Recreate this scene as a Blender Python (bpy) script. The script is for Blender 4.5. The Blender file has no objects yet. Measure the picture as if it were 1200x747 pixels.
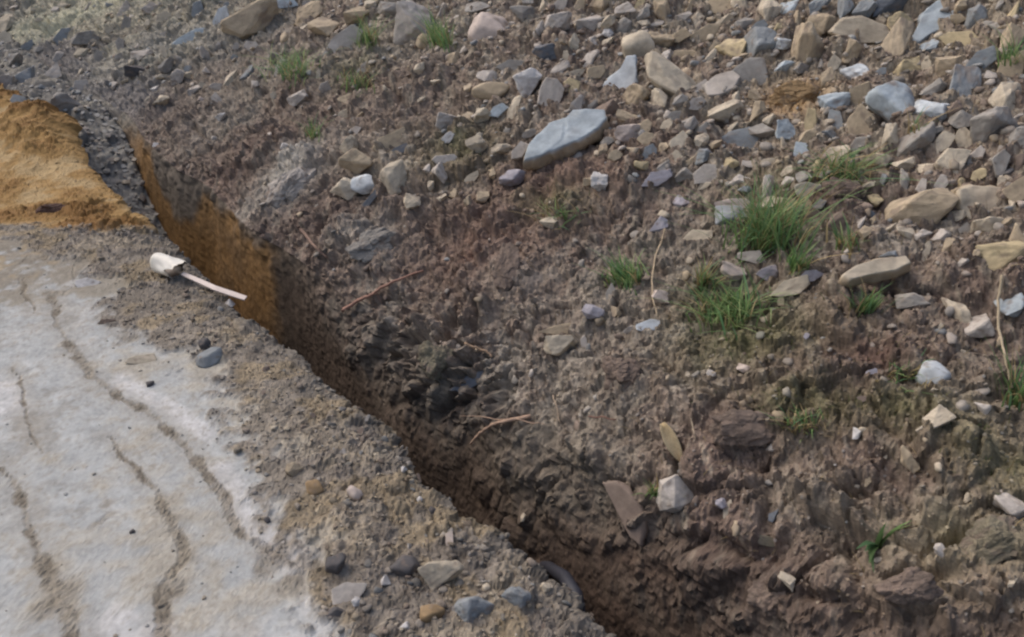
import bpy, math, random
import numpy as np
from mathutils import Vector

# ------------------------------------------------------------------ camera, sky, sun, exposure
SC = bpy.context.scene
COL = SC.collection
R = math.radians
PITCH = R(28.0); CAMH = 1.6; FPX = 1000.0          # focal length in photograph pixels (1200 wide)
cam_data = bpy.data.cameras.new('camera')
cam_data.sensor_width = 36.0; cam_data.lens = 36.0 * FPX / 1200.0
cam_data.clip_start = 0.05; cam_data.clip_end = 500.0
cam = bpy.data.objects.new('camera', cam_data); COL.objects.link(cam)
cam.location = (0, 0, CAMH); cam.rotation_euler = (math.pi / 2 - PITCH, 0, 0)
cam_data.dof.use_dof = True; cam_data.dof.focus_distance = 3.8; cam_data.dof.aperture_fstop = 9.0
SC.camera = cam

SUN_EL, SUN_AZ = R(52), R(300)                       # azimuth clockwise from +Y
world = bpy.data.worlds.new('World'); SC.world = world; world.use_nodes = True
wn = world.node_tree.nodes; wl = world.node_tree.links
for n in list(wn): wn.remove(n)
sky = wn.new('ShaderNodeTexSky'); sky.sky_type = 'NISHITA'; sky.sun_disc = False
sky.sun_elevation = SUN_EL; sky.sun_rotation = SUN_AZ
sky.air_density = 1.0; sky.dust_density = 6.0; sky.ozone_density = 1.0
bg = wn.new('ShaderNodeBackground'); bg.inputs['Strength'].default_value = 0.13
wo = wn.new('ShaderNodeOutputWorld')
wl.new(sky.outputs[0], bg.inputs['Color']); wl.new(bg.outputs[0], wo.inputs['Surface'])
sd = bpy.data.lights.new('sun', 'SUN'); sd.energy = 0.5; sd.angle = R(80); sd.color = (1.0, 0.975, 0.95)
sun = bpy.data.objects.new('sun', sd); COL.objects.link(sun)
sdir = Vector((math.sin(SUN_AZ) * math.cos(SUN_EL), math.cos(SUN_AZ) * math.cos(SUN_EL), math.sin(SUN_EL)))
sun.rotation_euler = sdir.to_track_quat('Z', 'Y').to_euler(); sun.location = (0, 0, 12)
vs = SC.view_settings
vs.view_transform = 'Standard'; vs.look = 'None'; vs.gamma = 1.0; vs.exposure = 0.28
SC.cycles.use_denoising = True
SC.cycles.filter_width = 2.3

# ------------------------------------------------------------------ numpy noise
F = np.float32
def hash3(ix, iy, iz, seed):
    h = (ix.astype(np.uint32) * np.uint32(374761393) + iy.astype(np.uint32) * np.uint32(668265263)
         + iz.astype(np.uint32) * np.uint32(2147483647) + np.uint32((seed * 974634777 + 1013904223) & 0xffffffff))
    h = (h ^ (h >> np.uint32(13))) * np.uint32(1274126177)
    h = (h ^ (h >> np.uint32(15))) * np.uint32(2246822519)
    return h ^ (h >> np.uint32(16))
def u01(h): return (h & np.uint32(0xffffff)).astype(F) / F(16777216.0)
def vnoise(P, cell, seed):
    """smooth value noise in -1..1; cell may be a scalar or an xyz triple"""
    q = P / np.asarray(cell, F)
    i = np.floor(q).astype(np.int32); f = (q - i).astype(F)
    f = f * f * f * (f * (f * 6 - 15) + 10)
    out = 0
    for dx in (0, 1):
        wx = f[:, 0] if dx else 1 - f[:, 0]
        for dy in (0, 1):
            wy = wx * (f[:, 1] if dy else 1 - f[:, 1])
            for dz in (0, 1):
                wz = wy * (f[:, 2] if dz else 1 - f[:, 2])
                out = out + wz * u01(hash3(i[:, 0] + dx, i[:, 1] + dy, i[:, 2] + dz, seed))
    return out * 2 - 1
def fbm(P, cell, seed, octv=4, gain=0.5):
    a, t, o = 1.0, 0.0, 0
    for k in range(octv):
        o = o + a * vnoise(P, np.asarray(cell, F) / 2 ** k, seed + 17 * k); t += a; a *= gain
    return o / t
def worley(P, cell, seed):
    """F1, F2 (in cells), cell hash, offset to the nearest point"""
    q = (P / F(cell)).astype(F)
    i = np.floor(q).astype(np.int32)
    n = len(q)
    F1 = np.full(n, 9, F); F2 = np.full(n, 9, F); H = np.zeros(n, np.uint32); D = np.zeros((n, 3), F)
    for dx in (-1, 0, 1):
        for dy in (-1, 0, 1):
            for dz in (-1, 0, 1):
                cx, cy, cz = i[:, 0] + dx, i[:, 1] + dy, i[:, 2] + dz
                h = hash3(cx, cy, cz, seed)
                ox = q[:, 0] - cx - ((h & np.uint32(1023)).astype(F) / F(1024))
                oy = q[:, 1] - cy - (((h >> np.uint32(10)) & np.uint32(1023)).astype(F) / F(1024))
                oz = q[:, 2] - cz - (((h >> np.uint32(20)) & np.uint32(1023)).astype(F) / F(1024))
                d = ox * ox + oy * oy + oz * oz
                m = d < F1
                F2 = np.where(m, F1, np.minimum(F2, d))
                F1 = np.where(m, d, F1); H = np.where(m, h, H)
                D[m] = np.stack([ox[m], oy[m], oz[m]], 1)
    return np.sqrt(F1), np.sqrt(F2), H, D
def sst(a, b, x):
    t = np.clip((x - a) / (b - a), 0, 1); return t * t * (3 - 2 * t)
def clods(P, cell, seed, keep=1.0, tilt=0.5, crack=0.22):
    """broken-earth relief: each cell a tilted facet of its own height, parted by cracks; about -0.3..1"""
    f1, f2, h, D = worley(P, cell, seed)
    g = hash3(h, h >> np.uint32(7), h >> np.uint32(3), 5)
    hh = u01(g); on = (u01(hash3(g, h, g, 9)) < keep).astype(F)
    a = (u01(hash3(g, g, h, 1)) - .5) * 2 * tilt; b = (u01(hash3(g, h, h, 2)) - .5) * 2 * tilt; c = (u01(hash3(h, g, h, 3)) - .5) * 2 * tilt
    body = (0.30 + 0.70 * hh) * (1 - .45 * np.minimum(f1, 1.2) ** 2) + 1.5 * (a * D[:, 0] + b * D[:, 1] + c * D[:, 2])
    return np.clip(body, -.3, 1.3) * (.25 * sst(0.0, crack * 2.2, f2 - f1) + .75 * sst(0.0, crack * .6, f2 - f1)) * on
def lin(r, g, b):
    f = lambda c: ((c / 255 + .055) / 1.055) ** 2.4 if c > 10 else c / 255 / 12.92
    return np.array((f(r), f(g), f(b)), F)

# ------------------------------------------------------------------ terrain frame: s runs along the trench, u across it
P0 = np.array((0.23, 1.42)); DS = np.array((-0.62, 0.784)); DS /= np.linalg.norm(DS); NU = np.array((DS[1], -DS[0]))
CP, SP = math.cos(PITCH), math.sin(PITCH)
def ray(px, py):
    a, b = (px - 600) / FPX, (373.5 - py) / FPX
    return np.array((a, CP + SP * b, -SP + CP * b))
def flat(px, py, z=0.0):
    d = ray(px, py); t = (z - CAMH) / d[2]; return np.array((0, 0, CAMH)) + d * t
def su(p):
    q = np.asarray(p)[..., :2] - P0; return q @ DS, q @ NU
def project(P):
    """world points -> photograph pixels"""
    P = np.asarray(P, float); x = P[..., 0]; y = P[..., 1]; z = P[..., 2] - CAMH
    dep = y * CP - z * SP; up = y * SP + z * CP
    return 600 + FPX * x / dep, 373.5 - FPX * up / dep

s_list = [-1.15]
while s_list[-1] < 12.0:
    s = s_list[-1]; s_list.append(s + 0.00275 * math.sqrt((s + .97) ** 2 + 2.1 ** 2))
pre = [-1.15 - 0.03 * (1.32 ** k) * (k > 0) for k in range(30, 0, -1)]
post = [s_list[-1] + 0.05 * 1.3 ** k for k in range(1, 28)]
S = np.array(sorted(pre) + s_list + post, F); NS = len(S)
line = np.stack([S, np.zeros(NS), np.zeros(NS)], 1).astype(F)
rim = 0.035 * fbm(line, .55, 3, 3) + 0.018 * fbm(line, .12, 4, 3) + 0.0
wid = 0.40 + 0.07 * sst(1.5, 4.0, S) + 0.09 * sst(4.2, 6, S) + 0.03 * vnoise(line, .6, 8)
wid = wid + 0.02 * vnoise(line, .35, 9)
wid = np.where(S < 0.2, wid + 0.03 * sst(.2, -.8, S), wid)
wid = wid + 0.10 * sst(2.3, 1.1, S)
lean = 0.07 + 0.16 * sst(2.4, 1.2, S)
depth = 0.80 - 0.80 * sst(3.3, 6.1, S) ** 1.35
hill_n = 0.10 * fbm(line, 1.3, 21, 2)

ru = [0.0]
while ru[-1] < 1.75: ru.append(ru[-1] + 0.0052 + 0.0034 * min(ru[-1], 1))
ru += [ru[-1] + 0.03 * 1.33 ** k for k in range(1, 27)]
ru = np.array(ru[::-1], F)
hq = [0.0]
while hq[-1] < 2.9: hq.append(hq[-1] + 0.0068)
hq += [hq[-1] + 0.03 * 1.33 ** k for k in range(1, 27)]
hq = np.array(hq, F)
NWALL, FLO, FWALL = 26, 34, 84
def softrise(q):                                     # metres above the far rim against metres back from it
    q1 = np.minimum(q, 4.2)
    return 0.50 * q1 + 0.06 * np.sin(np.minimum(q1, 4) * 1.7)
rows_u, rows_z, rows_k = [], [], []
for d in ru:                                         # 0: track and verge
    rows_u.append(rim - d); rows_z.append(np.full(NS, 0, F) - 0.035 * np.exp(-d / 0.05) + 0 * S); rows_k.append(0)
zr = rows_z[-1]
for k in range(1, NWALL + 1):                        # 1: near wall
    f = k / NWALL
    rows_u.append(rim + 0.03 * f); rows_z.append(zr * (1 - f) - depth * f); rows_k.append(1)
for k in range(1, FLO):                              # 2: floor
    f = k / FLO
    rows_u.append((rim + .03) * (1 - f) + (wid - lean) * f); rows_z.append(-depth + 0.02 * math.sin(f * 3)); rows_k.append(2)
zfar = -0.02 + 0.5 * hill_n
for k in range(0, FWALL):                            # 3: far wall, leaning back a little
    f = k / FWALL
    rows_u.append(wid - lean + lean * f ** (1.3 + 0.9 * sst(2.4, 1.2, S))); rows_z.append(-depth * (1 - f) + zfar * f); rows_k.append(3)
low = sst(5.0, 9.0, S)
for q in hq:                                         # 4: hillside of spoil
    rows_u.append(wid + q); rows_z.append(zfar + softrise(q) * (1 - .12 * low) + hill_n * min(q, 1)); rows_k.append(4)
RU = np.array(rows_u, F); RZ = np.array(rows_z, F); RK = np.array(rows_k)
NR = len(RK)
SS = np.broadcast_to(S, (NR, NS))
B = np.empty((NR, NS, 3), F)
B[..., 0] = P0[0] + SS * DS[0] + RU * NU[0]; B[..., 1] = P0[1] + SS * DS[1] + RU * NU[1]; B[..., 2] = RZ
# the dug edge has slumped along the nearer half: ease the wall into the bank there
r3, r4 = int(np.where(RK == 3)[0][30]), int(np.where(RK == 4)[0][45])
slump = (.35 + .65 * sst(2.7, 1.7, S + .35 * hill_n / .1 * .3))[None, :, None]
Bz = B.copy()
for _ in range(220): Bz[r3 + 1:r4 - 1] = (Bz[r3:r4 - 2] + 2 * Bz[r3 + 1:r4 - 1] + Bz[r3 + 2:r4]) / 4
B = (B * (1 - slump) + Bz * slump).astype(F)
# base normals, softened across the rims
dS_ = np.gradient(B, axis=1); dR_ = np.gradient(B, axis=0)
Nn = np.cross(dR_, dS_); Nn /= np.linalg.norm(Nn, axis=2, keepdims=True) + 1e-9
if Nn[5, NS // 2, 2] < 0: Nn = -Nn
for _ in range(10):
    Nn[1:-1] = (Nn[:-2] + 2 * Nn[1:-1] + Nn[2:]) / 4
Nn /= np.linalg.norm(Nn, axis=2, keepdims=True) + 1e-9
K = np.repeat(RK, NS)
P = B.reshape(-1, 3).copy(); N = Nn.reshape(-1, 3); s_ = SS.reshape(-1).astype(F).copy(); u_ = RU.reshape(-1)
q_ = (RU - wid[None, :]).reshape(-1)                 # metres behind the far rim
e_ = (rim[None, :] - RU).reshape(-1)                 # metres in front of the near rim
PX, PY = project(P)
vis = ((P[:, 1] > 0.3) & (PX > -250) & (PX < 1450) & (PY > -250) & (PY < 1000))

def polydist(pts, X, Y):
    """distance in metres on the track plane from a line drawn through ground points; also the share along it"""
    best = np.full(len(X), 1e9, F); tt = np.zeros(len(X), F); n = len(pts) - 1
    for k in range(n):
        a, b = np.array(pts[k]), np.array(pts[k + 1]); ab = b - a; L2 = ab @ ab
        t = np.clip(((X - a[0]) * ab[0] + (Y - a[1]) * ab[1]) / L2, 0, 1)
        d = np.hypot(X - a[0] - t * ab[0], Y - a[1] - t * ab[1])
        m = d < best; best = np.where(m, d, best); tt = np.where(m, (k + t) / n, tt)
    return best, tt
# ------------------------------------------------------------------ relief and soil colour, zone by zone
disp = np.zeros(len(P), F)
C = np.zeros((len(P), 3), F)
SOIL = lin(114, 102, 92); SOIL_D = lin(90, 78, 71); SOIL_R = lin(103, 87, 79); SOIL_G = lin(128, 122, 112)
TRACK = lin(168, 171, 171); TRACK_W = lin(198, 198, 198); TRACK_T = lin(160, 152, 136); ORANGE = lin(150, 121, 77); ORANGE_D = lin(126, 95, 56)
OLIVE = lin(92, 92, 62); PALE = lin(150, 144, 134)
def mixc(c, col, m): return c * (1 - m[:, None]) + col * m[:, None]

def fgrid(pts): return [tuple(flat(x, y)[:2]) for x, y in pts]
GROOVES = [  # dirt-filled cracks and wheel marks on the pale track: ground line, half width at start and end
    ([(58, 345), (72, 392), (98, 432), (150, 470), (190, 497), (222, 532), (252, 562), (268, 600), (285, 632), (322, 652), (368, 672), (400, 702)], .017, .012),
    ([(128, 508), (160, 545), (188, 585), (212, 622), (214, 652), (192, 688), (184, 720), (186, 760)], .007, .018),
    ([(2, 548), (22, 592), (40, 650), (62, 690), (86, 760)], .009, .022),
    ([(18, 430), (26, 480), (52, 528)], .005, .004),
    ([(28, 328), (38, 366)], .009, .006),
    ([(372, 668), (402, 690), (430, 760)], .02, .035)]
WHITES = [([(262, 552), (282, 590), (300, 622), (330, 640), (352, 668)], .045), ([(140, 445), (200, 482), (240, 510)], .04), ([(0, 450), (10, 480)], .05), ([(120, 730), (180, 745)], .05), ([(80, 332), (118, 334)], .03)]
SPOTS = [(120, 607, .03), (312, 668, .04), (70, 705, .05), (345, 690, .03), (150, 395, .05), (60, 300, .05), (205, 692, .03)]

# ---- 0 track and verge
m = np.where(K == 0)[0]; p = P[m]; e = e_[m]; s = s_[m]
n1 = fbm(p, .22, 31, 4); n2 = fbm(p, .05, 33, 3); n3 = fbm(p, .9, 35, 3); n5 = fbm(p, .03, 39, 3)
w2 = np.stack([fbm(p, .12, 41, 3), fbm(p, .12, 42, 3), 0 * e], 1)
# where the crumbly verge gives way to the pale track (metres from the rim), read along the trench
vb = np.interp(s, [-1.2, 0, .45, .9, 1.4, 2.0, 2.5, 3.0, 3.5, 4.0, 12], [.52, .50, .50, .42, .36, .34, .36, .42, .58, .75, .75])
verge = sst(.06, -.06, e - vb + .20 * n1 + .09 * n2 + .05 * n5)
wX = p[:, 0] + .024 * w2[:, 0] + .012 * n2; wY = p[:, 1] + .024 * w2[:, 1] - .012 * n2
groove = np.zeros(len(m), F)
for pts, a, b in GROOVES:
    d, t = polydist(fgrid(pts), wX, wY)
    w = (a + (b - a) * t) * (.95 + 1.0 * n1 + .4 * n3 + .7 * n2)
    groove = np.maximum(groove, sst(1.35, .7, d / np.maximum(w, .004) + .5 * n5) * (.68 + .32 * sst(-.55, .15, n2 + .6 * n1 + .4 * n5)))
white = np.zeros(len(m), F)
for pts, a in WHITES:
    d, t = polydist(fgrid(pts), wX, wY); white = np.maximum(white, sst(1.3, .3, d / (a * (1 + .5 * n1))))
for x, y, r in SPOTS:
    c = flat(x, y); groove = np.maximum(groove, .75 * sst(1.2, .4, np.hypot(wX - c[0], (wY - c[1]) * .6) / (r * (1 + .6 * n2))))
halo = np.zeros(len(m), F)
for pts, a, b in GROOVES:
    d, t = polydist(fgrid(pts), wX, wY); halo = np.maximum(halo, sst(1.0, .1, d / (.05 + 2.2 * (a + (b - a) * t)) + .5 * n1 + .3 * n5))
halo *= (1 - verge); fine = sst(.035, .0, np.abs(fbm(p + .03 * w2, .30, 36, 3))) * sst(.1, .4, n3 + .5 * n1) * (1 - verge)
groove *= (1 - verge)
far = sst(3.0, 3.7, s + .25 * n1)                                  # orange sandy spoil heaped at the far end of the track
orange = sst(-.10, .10, s - (3.22 + .95 * np.minimum(e, 1.0)) + .22 * n1 + .10 * n2 + .05 * n5) * sst(1.25, .8, e + .2 * n3) 
pal = sst(.1, .55, vnoise(p, .5, 55) + .35 * n1) * sst(4.6, 5.4, s) * sst(.2, .5, e)
c = np.broadcast_to(TRACK, (len(m), 3)).copy()
c = mixc(c, TRACK_T, .7 * sst(-.1, .6, n1 + .4 * n2)); c = mixc(c, lin(136, 132, 124), .5 * sst(.15, .6, -n1 + .6 * n5)); c = mixc(c, TRACK_W, .5 * sst(.0, .8, n3 + .5 * n2)); c = mixc(c, TRACK_W, .75 * white * sst(-.6, .3, n2 + .4))
c = mixc(c, lin(132, 126, 114), .85 * sst(2.1, 2.9, s + .4 * n1) * sst(-.5, .3, n1 + n2)); c = mixc(c, lin(128, 121, 110), .75 * sst(2.7, 3.2, s + .2 * n1) * sst(-.7, .2, n2 + n5 + .4 * n1)); c = mixc(c, lin(150, 132, 100), .5 * sst(2.6, 3.2, s) * sst(.1, .4, n2 - n1))
c = mixc(c, lin(140, 132, 118), .32 * halo); c = mixc(c, lin(124, 116, 102), .35 * fine); c = mixc(c, lin(128, 119, 104), .68 * groove); c = mixc(c, lin(98, 91, 81), .7 * groove * sst(.0, .5, n2 - .3 * n1))
n4 = fbm(p, .012, 37, 3); c = c * (1 + .08 * n4 + .12 * n2)[:, None]; c = mixc(c, lin(140, 134, 122), .5 * sst(.25, .6, n4 + .5 * n2))
edge = sst(.30, .02, e); lose = np.clip(.25 + .75 * sst(-.25, .3, n1 + .6 * n3 + .3 * n2) + .3 * edge, 0, 1)
vc = np.broadcast_to(lin(122, 115, 107), (len(m), 3)).copy()
vc = mixc(vc, lin(150, 140, 124), .8 * sst(.05, .6, n1 + .5 * n2)); vc = mixc(vc, lin(92, 84, 76), .8 * sst(.05, .6, -n1 + .5 * n2)); vc = mixc(vc, lin(98, 94, 88), .6 * sst(.12, .0, e + .05 * n1))
vc = mixc(vc, lin(142, 135, 123), .6 * (1 - lose)); vc = mixc(vc, lin(146, 132, 108), .7 * sst(.15, .45, fbm(p, .13, 57, 3))); hc = u01(worley(p + .008 * w2, .028, 68)[2]); vc = vc * (1 + .18 * n5 + .36 * (hc - .5))[:, None]
c = mixc(c, vc, verge)
oc = np.broadcast_to(ORANGE, (len(m), 3)).copy(); oc = mixc(oc, ORANGE_D, sst(-.1, .5, n1 + .3 * n2)); oc = mixc(oc, lin(172, 152, 116), .7 * sst(.15, .6, -n1 + .3 * n2)); oc = mixc(oc, lin(160, 152, 138), .8 * pal)
c = mixc(c, oc, orange)
C[m] = c
cl1 = clods(p + .02 * w2, .075, 61, .75, .5); cl2 = clods(p + .008 * w2, .032, 62, .8, .5); cl3 = clods(p, .016, 63, .8, .4)
d0 = -.004 * fine + .004 * n1 + .002 * n2 + .0015 * cl3 * sst(-.3, .5, n1) - .005 * groove + .003 * groove * cl2 + .004 * groove * cl3
d1 = .008 + .016 * n1 + .026 * cl1 * (.35 + .65 * edge) * lose + (.012 * cl2 + .007 * cl3) * lose - .006 * sst(.1, .5, n5)
dO = .02 * n1 + .05 * np.maximum(n3, -.2) + .034 * cl1 * sst(-.2, .4, n3 + .5 * n1) + .014 * cl2 * sst(-.3, .4, n1) + .005 * cl3 * sst(-.3, .4, n5) + .006 * n2 + .05 * sst(.5, .05, e) * sst(3.6, 4.6, s) + .003 * cl3
disp[m] = (d0 * (1 - verge) + d1 * verge) * (1 - orange) + dO * orange
# loose heap standing on the orange ground in front of the trench
hx, hy = flat(45, 165)[:2]; disp[m] += .045 * np.exp(-((np.hypot(p[:, 0] - flat(12, 140)[0], p[:, 1] - flat(12, 140)[1]) / .5) ** 2)) + .05 * sst(.0, .5, vnoise(p, .6, 58)) * sst(4.0, 4.8, s) * sst(.6, .1, e)
disp[m] += .10 * np.exp(-(((p[:, 0] - hx) / .55) ** 2 + ((p[:, 1] - hy) / .5) ** 2)) * (1 + .5 * n1)

# ---- 1, 2, 3 trench
m = np.where((K >= 1) & (K <= 3))[0]; p = P[m]; s = s_[m]; z = p[:, 2]; k = K[m]
n1 = fbm(p, .25, 71, 4); n2 = fbm(p, .06, 73, 3)
wv = np.stack([s, z * .22, u_[m] * .3], 1).astype(F)               # bucket teeth scrape the walls from top to bottom
sc = fbm(wv, .05, 75, 3); sc2 = fbm(wv, .016, 76, 2)
cl1 = clods(p, .13, 77, .6, .5); cl2 = clods(p, .05, 78, .7, .5); cl3 = clods(p, .022, 79, .8, .4); n3 = fbm(p, .02, 83, 2)
wall = (k != 2).astype(F); up = sst(-.28, -.02, z + .08 * n1)
rub = sst(3.5, 4.2, s)
dw = .005 * n3 + .003 * sc + .016 * n1 + .004 * cl3 + up * (.03 * cl1 + .016 * cl2)
lump = sst(.35, .75, vnoise(p, .4, 81) + .2 * n1) * sst(3.0, 2.4, s)
dw += lump * (.05 * cl1 + .02 * cl2)
df = .02 * n1 + .05 * cl1 + .03 * cl2 + .012 * cl3 
disp[m] = np.where(k == 2, df, dw)
disp[m] *= np.where(k == 1, .5, 1)
wx, wy = PX[m], PY[m]
def wallpt(x, y):
    i = int(np.argmin((wx - x) ** 2 + (wy - y) ** 2 + np.where(k == 3, 0, 1e9))); return s[i], z[i]
top = sorted(wallpt(*q) for q in [(150, 128), (170, 134), (181, 170), (190, 215), (205, 252), (226, 258), (240, 222), (270, 240), (300, 262), (320, 285)])
zt = np.interp(s, [t[0] for t in top], [t[1] for t in top])
om = sst(.05, -.07, z - zt + .09 * n1 + .02 * sc) * sst(top[0][0] - .12, top[0][0] + .08, s + .10 * n1 + .05 * n2) * sst(6.0, 5.6, s)
gr = sst(.02, .22, np.sin((s - 3.05) * 2.6) * .3 + .2 * n1) * sst(2.9, 3.2, s) * sst(4.6, 4.1, s)
c = np.broadcast_to(lin(90, 80, 70), (len(m), 3)).copy()
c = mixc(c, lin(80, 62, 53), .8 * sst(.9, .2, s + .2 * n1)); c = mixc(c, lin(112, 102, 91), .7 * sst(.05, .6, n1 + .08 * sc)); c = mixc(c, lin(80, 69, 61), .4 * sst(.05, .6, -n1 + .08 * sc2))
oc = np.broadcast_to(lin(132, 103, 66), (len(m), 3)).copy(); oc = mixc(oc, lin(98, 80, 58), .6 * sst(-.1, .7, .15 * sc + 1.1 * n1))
wall_low = sst(2.9, 2.2, s) * sst(-.12, -.35, z); c = mixc(c, lin(76, 64, 56), .7 * wall_low); c = mixc(c, lin(104, 98, 90), .7 * sst(3.0, 3.5, s) * (1 - om))  # earth colour darker lower down the trench walls along the nearer stretch
c = mixc(c, oc, om)
c = np.where((k == 2)[:, None], mixc(np.broadcast_to(lin(128, 128, 126), (len(m), 3)).copy(), lin(148, 146, 140), sst(0, .5, n1)), c)
fl = sst(4.9, 6.0, s); c = mixc(c, mixc(np.broadcast_to(lin(112, 110, 106), (len(m), 3)).copy(), lin(134, 130, 120), sst(-.1, .5, n1)), np.where(k == 1, 0, fl).astype(F))
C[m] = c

# ---- 4 hillside
m = np.where((K == 4) | ((K == 3) & (s_ < 3.0)))[0]; p = P[m]; s = s_[m]; q = q_[m]; px, py = PX[m], PY[m]; k3 = K[m] == 3; slmp = sst(2.75, 1.9, s + .1 * vnoise(p, .3, 90))
wr = np.stack([vnoise(p, .2, 91), vnoise(p, .2, 92), vnoise(p, .2, 93)], 1)
pw = (p + .05 * wr).astype(F)
n0 = fbm(p, .9, 95, 3); n1 = fbm(p, .28, 96, 4); n2 = fbm(p, .06, 97, 3)
rocky = sst(.75, 1.5, q + .35 * n0) * sst(-.6, .1, s + .5 * n0) 
near = sst(.9, -.4, s)
strk = fbm(p, (.035, .20, .14), 98, 3)                             # soil washed down the bank in thin runnels
cA = clods(pw, .34, 101, .65, .55, .3); cB = clods(pw, .15, 102, .7, .6, .25); cC = clods(pw + .01 * wr, .065, 103, .75, .6); cD = clods(p, .034, 104, .85, .8); cE = clods(p, .0145, 105, .85, .5)
toe = np.maximum(sst(.0, .18, q), slmp * sst(-.62, -.12, p[:, 2]))
wd, wc = disp[m].copy(), C[m].copy()
disp[m] = toe * (.07 * n0 + .06 * cA - .025 * near * cA) + .035 * n1 * (.3 + .7 * toe) + (.045 * (.25 + .75 * toe)) * cB * sst(-.6, .2, n0 + .5 * n1 + .3) + .024 * cC + .014 * cD + .0055 * cE + .004 * strk * sst(1.0, .0, px * 0 + sst(900, 500, px))
# hollows and cracks seen in the bank: photograph point, half sizes in metres, depth
C4 = np.broadcast_to(SOIL, (len(m), 3)).copy()
C4 = mixc(C4, SOIL_D, .8 * sst(.0, .6, n1 + .3 * n2)); C4 = mixc(C4, SOIL_R, .6 * sst(.05, .6, n0 + .3 * n1)); C4 = mixc(C4, SOIL_G, .75 * sst(.05, .55, -n0 + .5 * n2)); C4 = mixc(C4, PALE, .5 * sst(.2, .7, -n1 + .4 * n2))
C4 = mixc(C4, lin(146, 136, 120), .65 * rocky * sst(-.3, .5, n2 + .5 * strk))
n6 = fbm(p, (.014, .06, .05), 99, 3); C4 = C4 * (1 + .30 * n6 + .22 * fbm(p, .025, 94, 2))[:, None]; C4 = mixc(C4, lin(146, 136, 122), .7 * sst(.28, .55, n6 + .25 * strk) * sst(450, 800, px)); C4 = mixc(C4, lin(74, 64, 58), .6 * sst(.28, .55, -n6 + .25 * strk))
C4 = mixc(C4, lin(118, 112, 102), .55 * sst(.1, .6, strk + .3 * n2)); C4 = mixc(C4, SOIL_D, .45 * sst(.1, .6, -strk + .3 * n2))
ul = sst(4.6, 6.4, s)                                               # grey rubble at the far end
C4 = mixc(C4, lin(112, 110, 108), .8 * sst(4.8, 5.8, s) * sst(.5, .2, q + .2 * n1))
ul = ul * sst(.15, .5, q + .2 * n1)
C4 = mixc(C4, mixc(np.broadcast_to(lin(122, 118, 108), (len(m), 3)).copy(), lin(150, 146, 130), sst(-.2, .5, n1 + .5 * sst(7, 9, s))), .8 * ul)
def bankpt(x, y):                                                   # photograph point -> nearest bank grid point
    d = (px - x) ** 2 + (py - y) ** 2 + np.where(vis[m], 0, 1e9); return p[int(np.argmin(d))]
def blob(x, y, rx, ry, ang=0, pw_=1.0):
    """soft patch on the bank, sizes in photograph pixels at that distance"""
    c = bankpt(x, y); dep = c[1] * CP - (c[2] - CAMH) * SP; k = dep / FPX
    a = R(ang); ax = np.array((math.cos(a), 0, 0)); 
    Uv = np.array((0, SP, CP)); X = np.array((1, 0, 0)) * math.cos(a) + Uv * math.sin(a); Y = -np.array((1, 0, 0)) * math.sin(a) + Uv * math.cos(a)
    d = p - c
    return np.exp(-pw_ * ((d @ X / (rx * k)) ** 2 + (d @ Y / (ry * k)) ** 2) * (1 + .6 * n2 + .5 * n1))
HOLES = [(522, 385, 34, 7, 62, .09), (500, 398, 26, 9, 10, .08), (534, 470, 6, 34, -42, .08), (548, 432, 30, 5, 30, .05), (470, 418, 26, 5, 12, .07), (556, 372, 5, 18, -30, .06), (450, 350, 20, 4, 20, .05), (590, 470, 4, 20, -10, .04), (480, 470, 20, 5, 20, .05), (866, 150, 16, 22, 80, .11), (835, 135, 22, 9, 0, .06),
         (1022, 240, 12, 26, 60, .08), (992, 40, 22, 10, 20, .07), (735, 262, 40, 20, 45, .07), (878, 545, 40, 14, 10, .05), (988, 640, 22, 34, 70, .09), (1076, 690, 6, 30, 100, .12),
         (1120, 650, 7, 30, 120, .10), (1005, 590, 8, 22, 110, .08), (768, 566, 10, 14, 0, .05), (470, 60, 22, 30, 60, .06), (545, 42, 10, 14, 0, .05), (850, 645, 90, 12, 0, .05), (380, 270, 12, 14, 0, .05),
         (1045, 345, 10, 22, 90, .06), (655, 270, 14, 10, 0, .03), (712, 330, 8, 16, 100, .06), (660, 355, 4, 16, 80, .05), (1070, 95, 18, 10, 0, .05), (690, 165, 6, 12, 70, .06), (780, 430, 8, 14, 60, .05)]
for x, y, rx, ry, a, dd in HOLES: disp[m] -= dd * blob(x, y, rx, ry, a)
BUMPS = [(345, 215, 40, 30, 50, .05), (440, 285, 40, 24, 0, .05), (505, 425, 26, 26, 0, .02), (870, 500, 60, 30, 0, .04), (1165, 640, 55, 36, 0, .06), (1060, 690, 40, 50, 100, .04), (730, 440, 24, 28, 90, .05), (985, 235, 36, 30, 0, .05),
         (600, 320, 18, 40, 90, .04), (900, 690, 70, 34, 0, .02), (620, 540, 50, 40, 0, .04), (760, 470, 60, 30, 0, .03), (1010, 470, 80, 30, 0, .03)]
disp[m] += (.018 * cB + .028 * cC + .014 * cD) * np.clip(blob(510, 425, 80, 70, 0) * 1.2, 0, 1) + (.018 * cB + .012 * cC) * np.clip(blob(1080, 640, 130, 100, 0) * 1.2, 0, 1)
for x, y, rx, ry, a, dd in BUMPS: disp[m] += dd * blob(x, y, rx, ry, a, .8)
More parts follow.
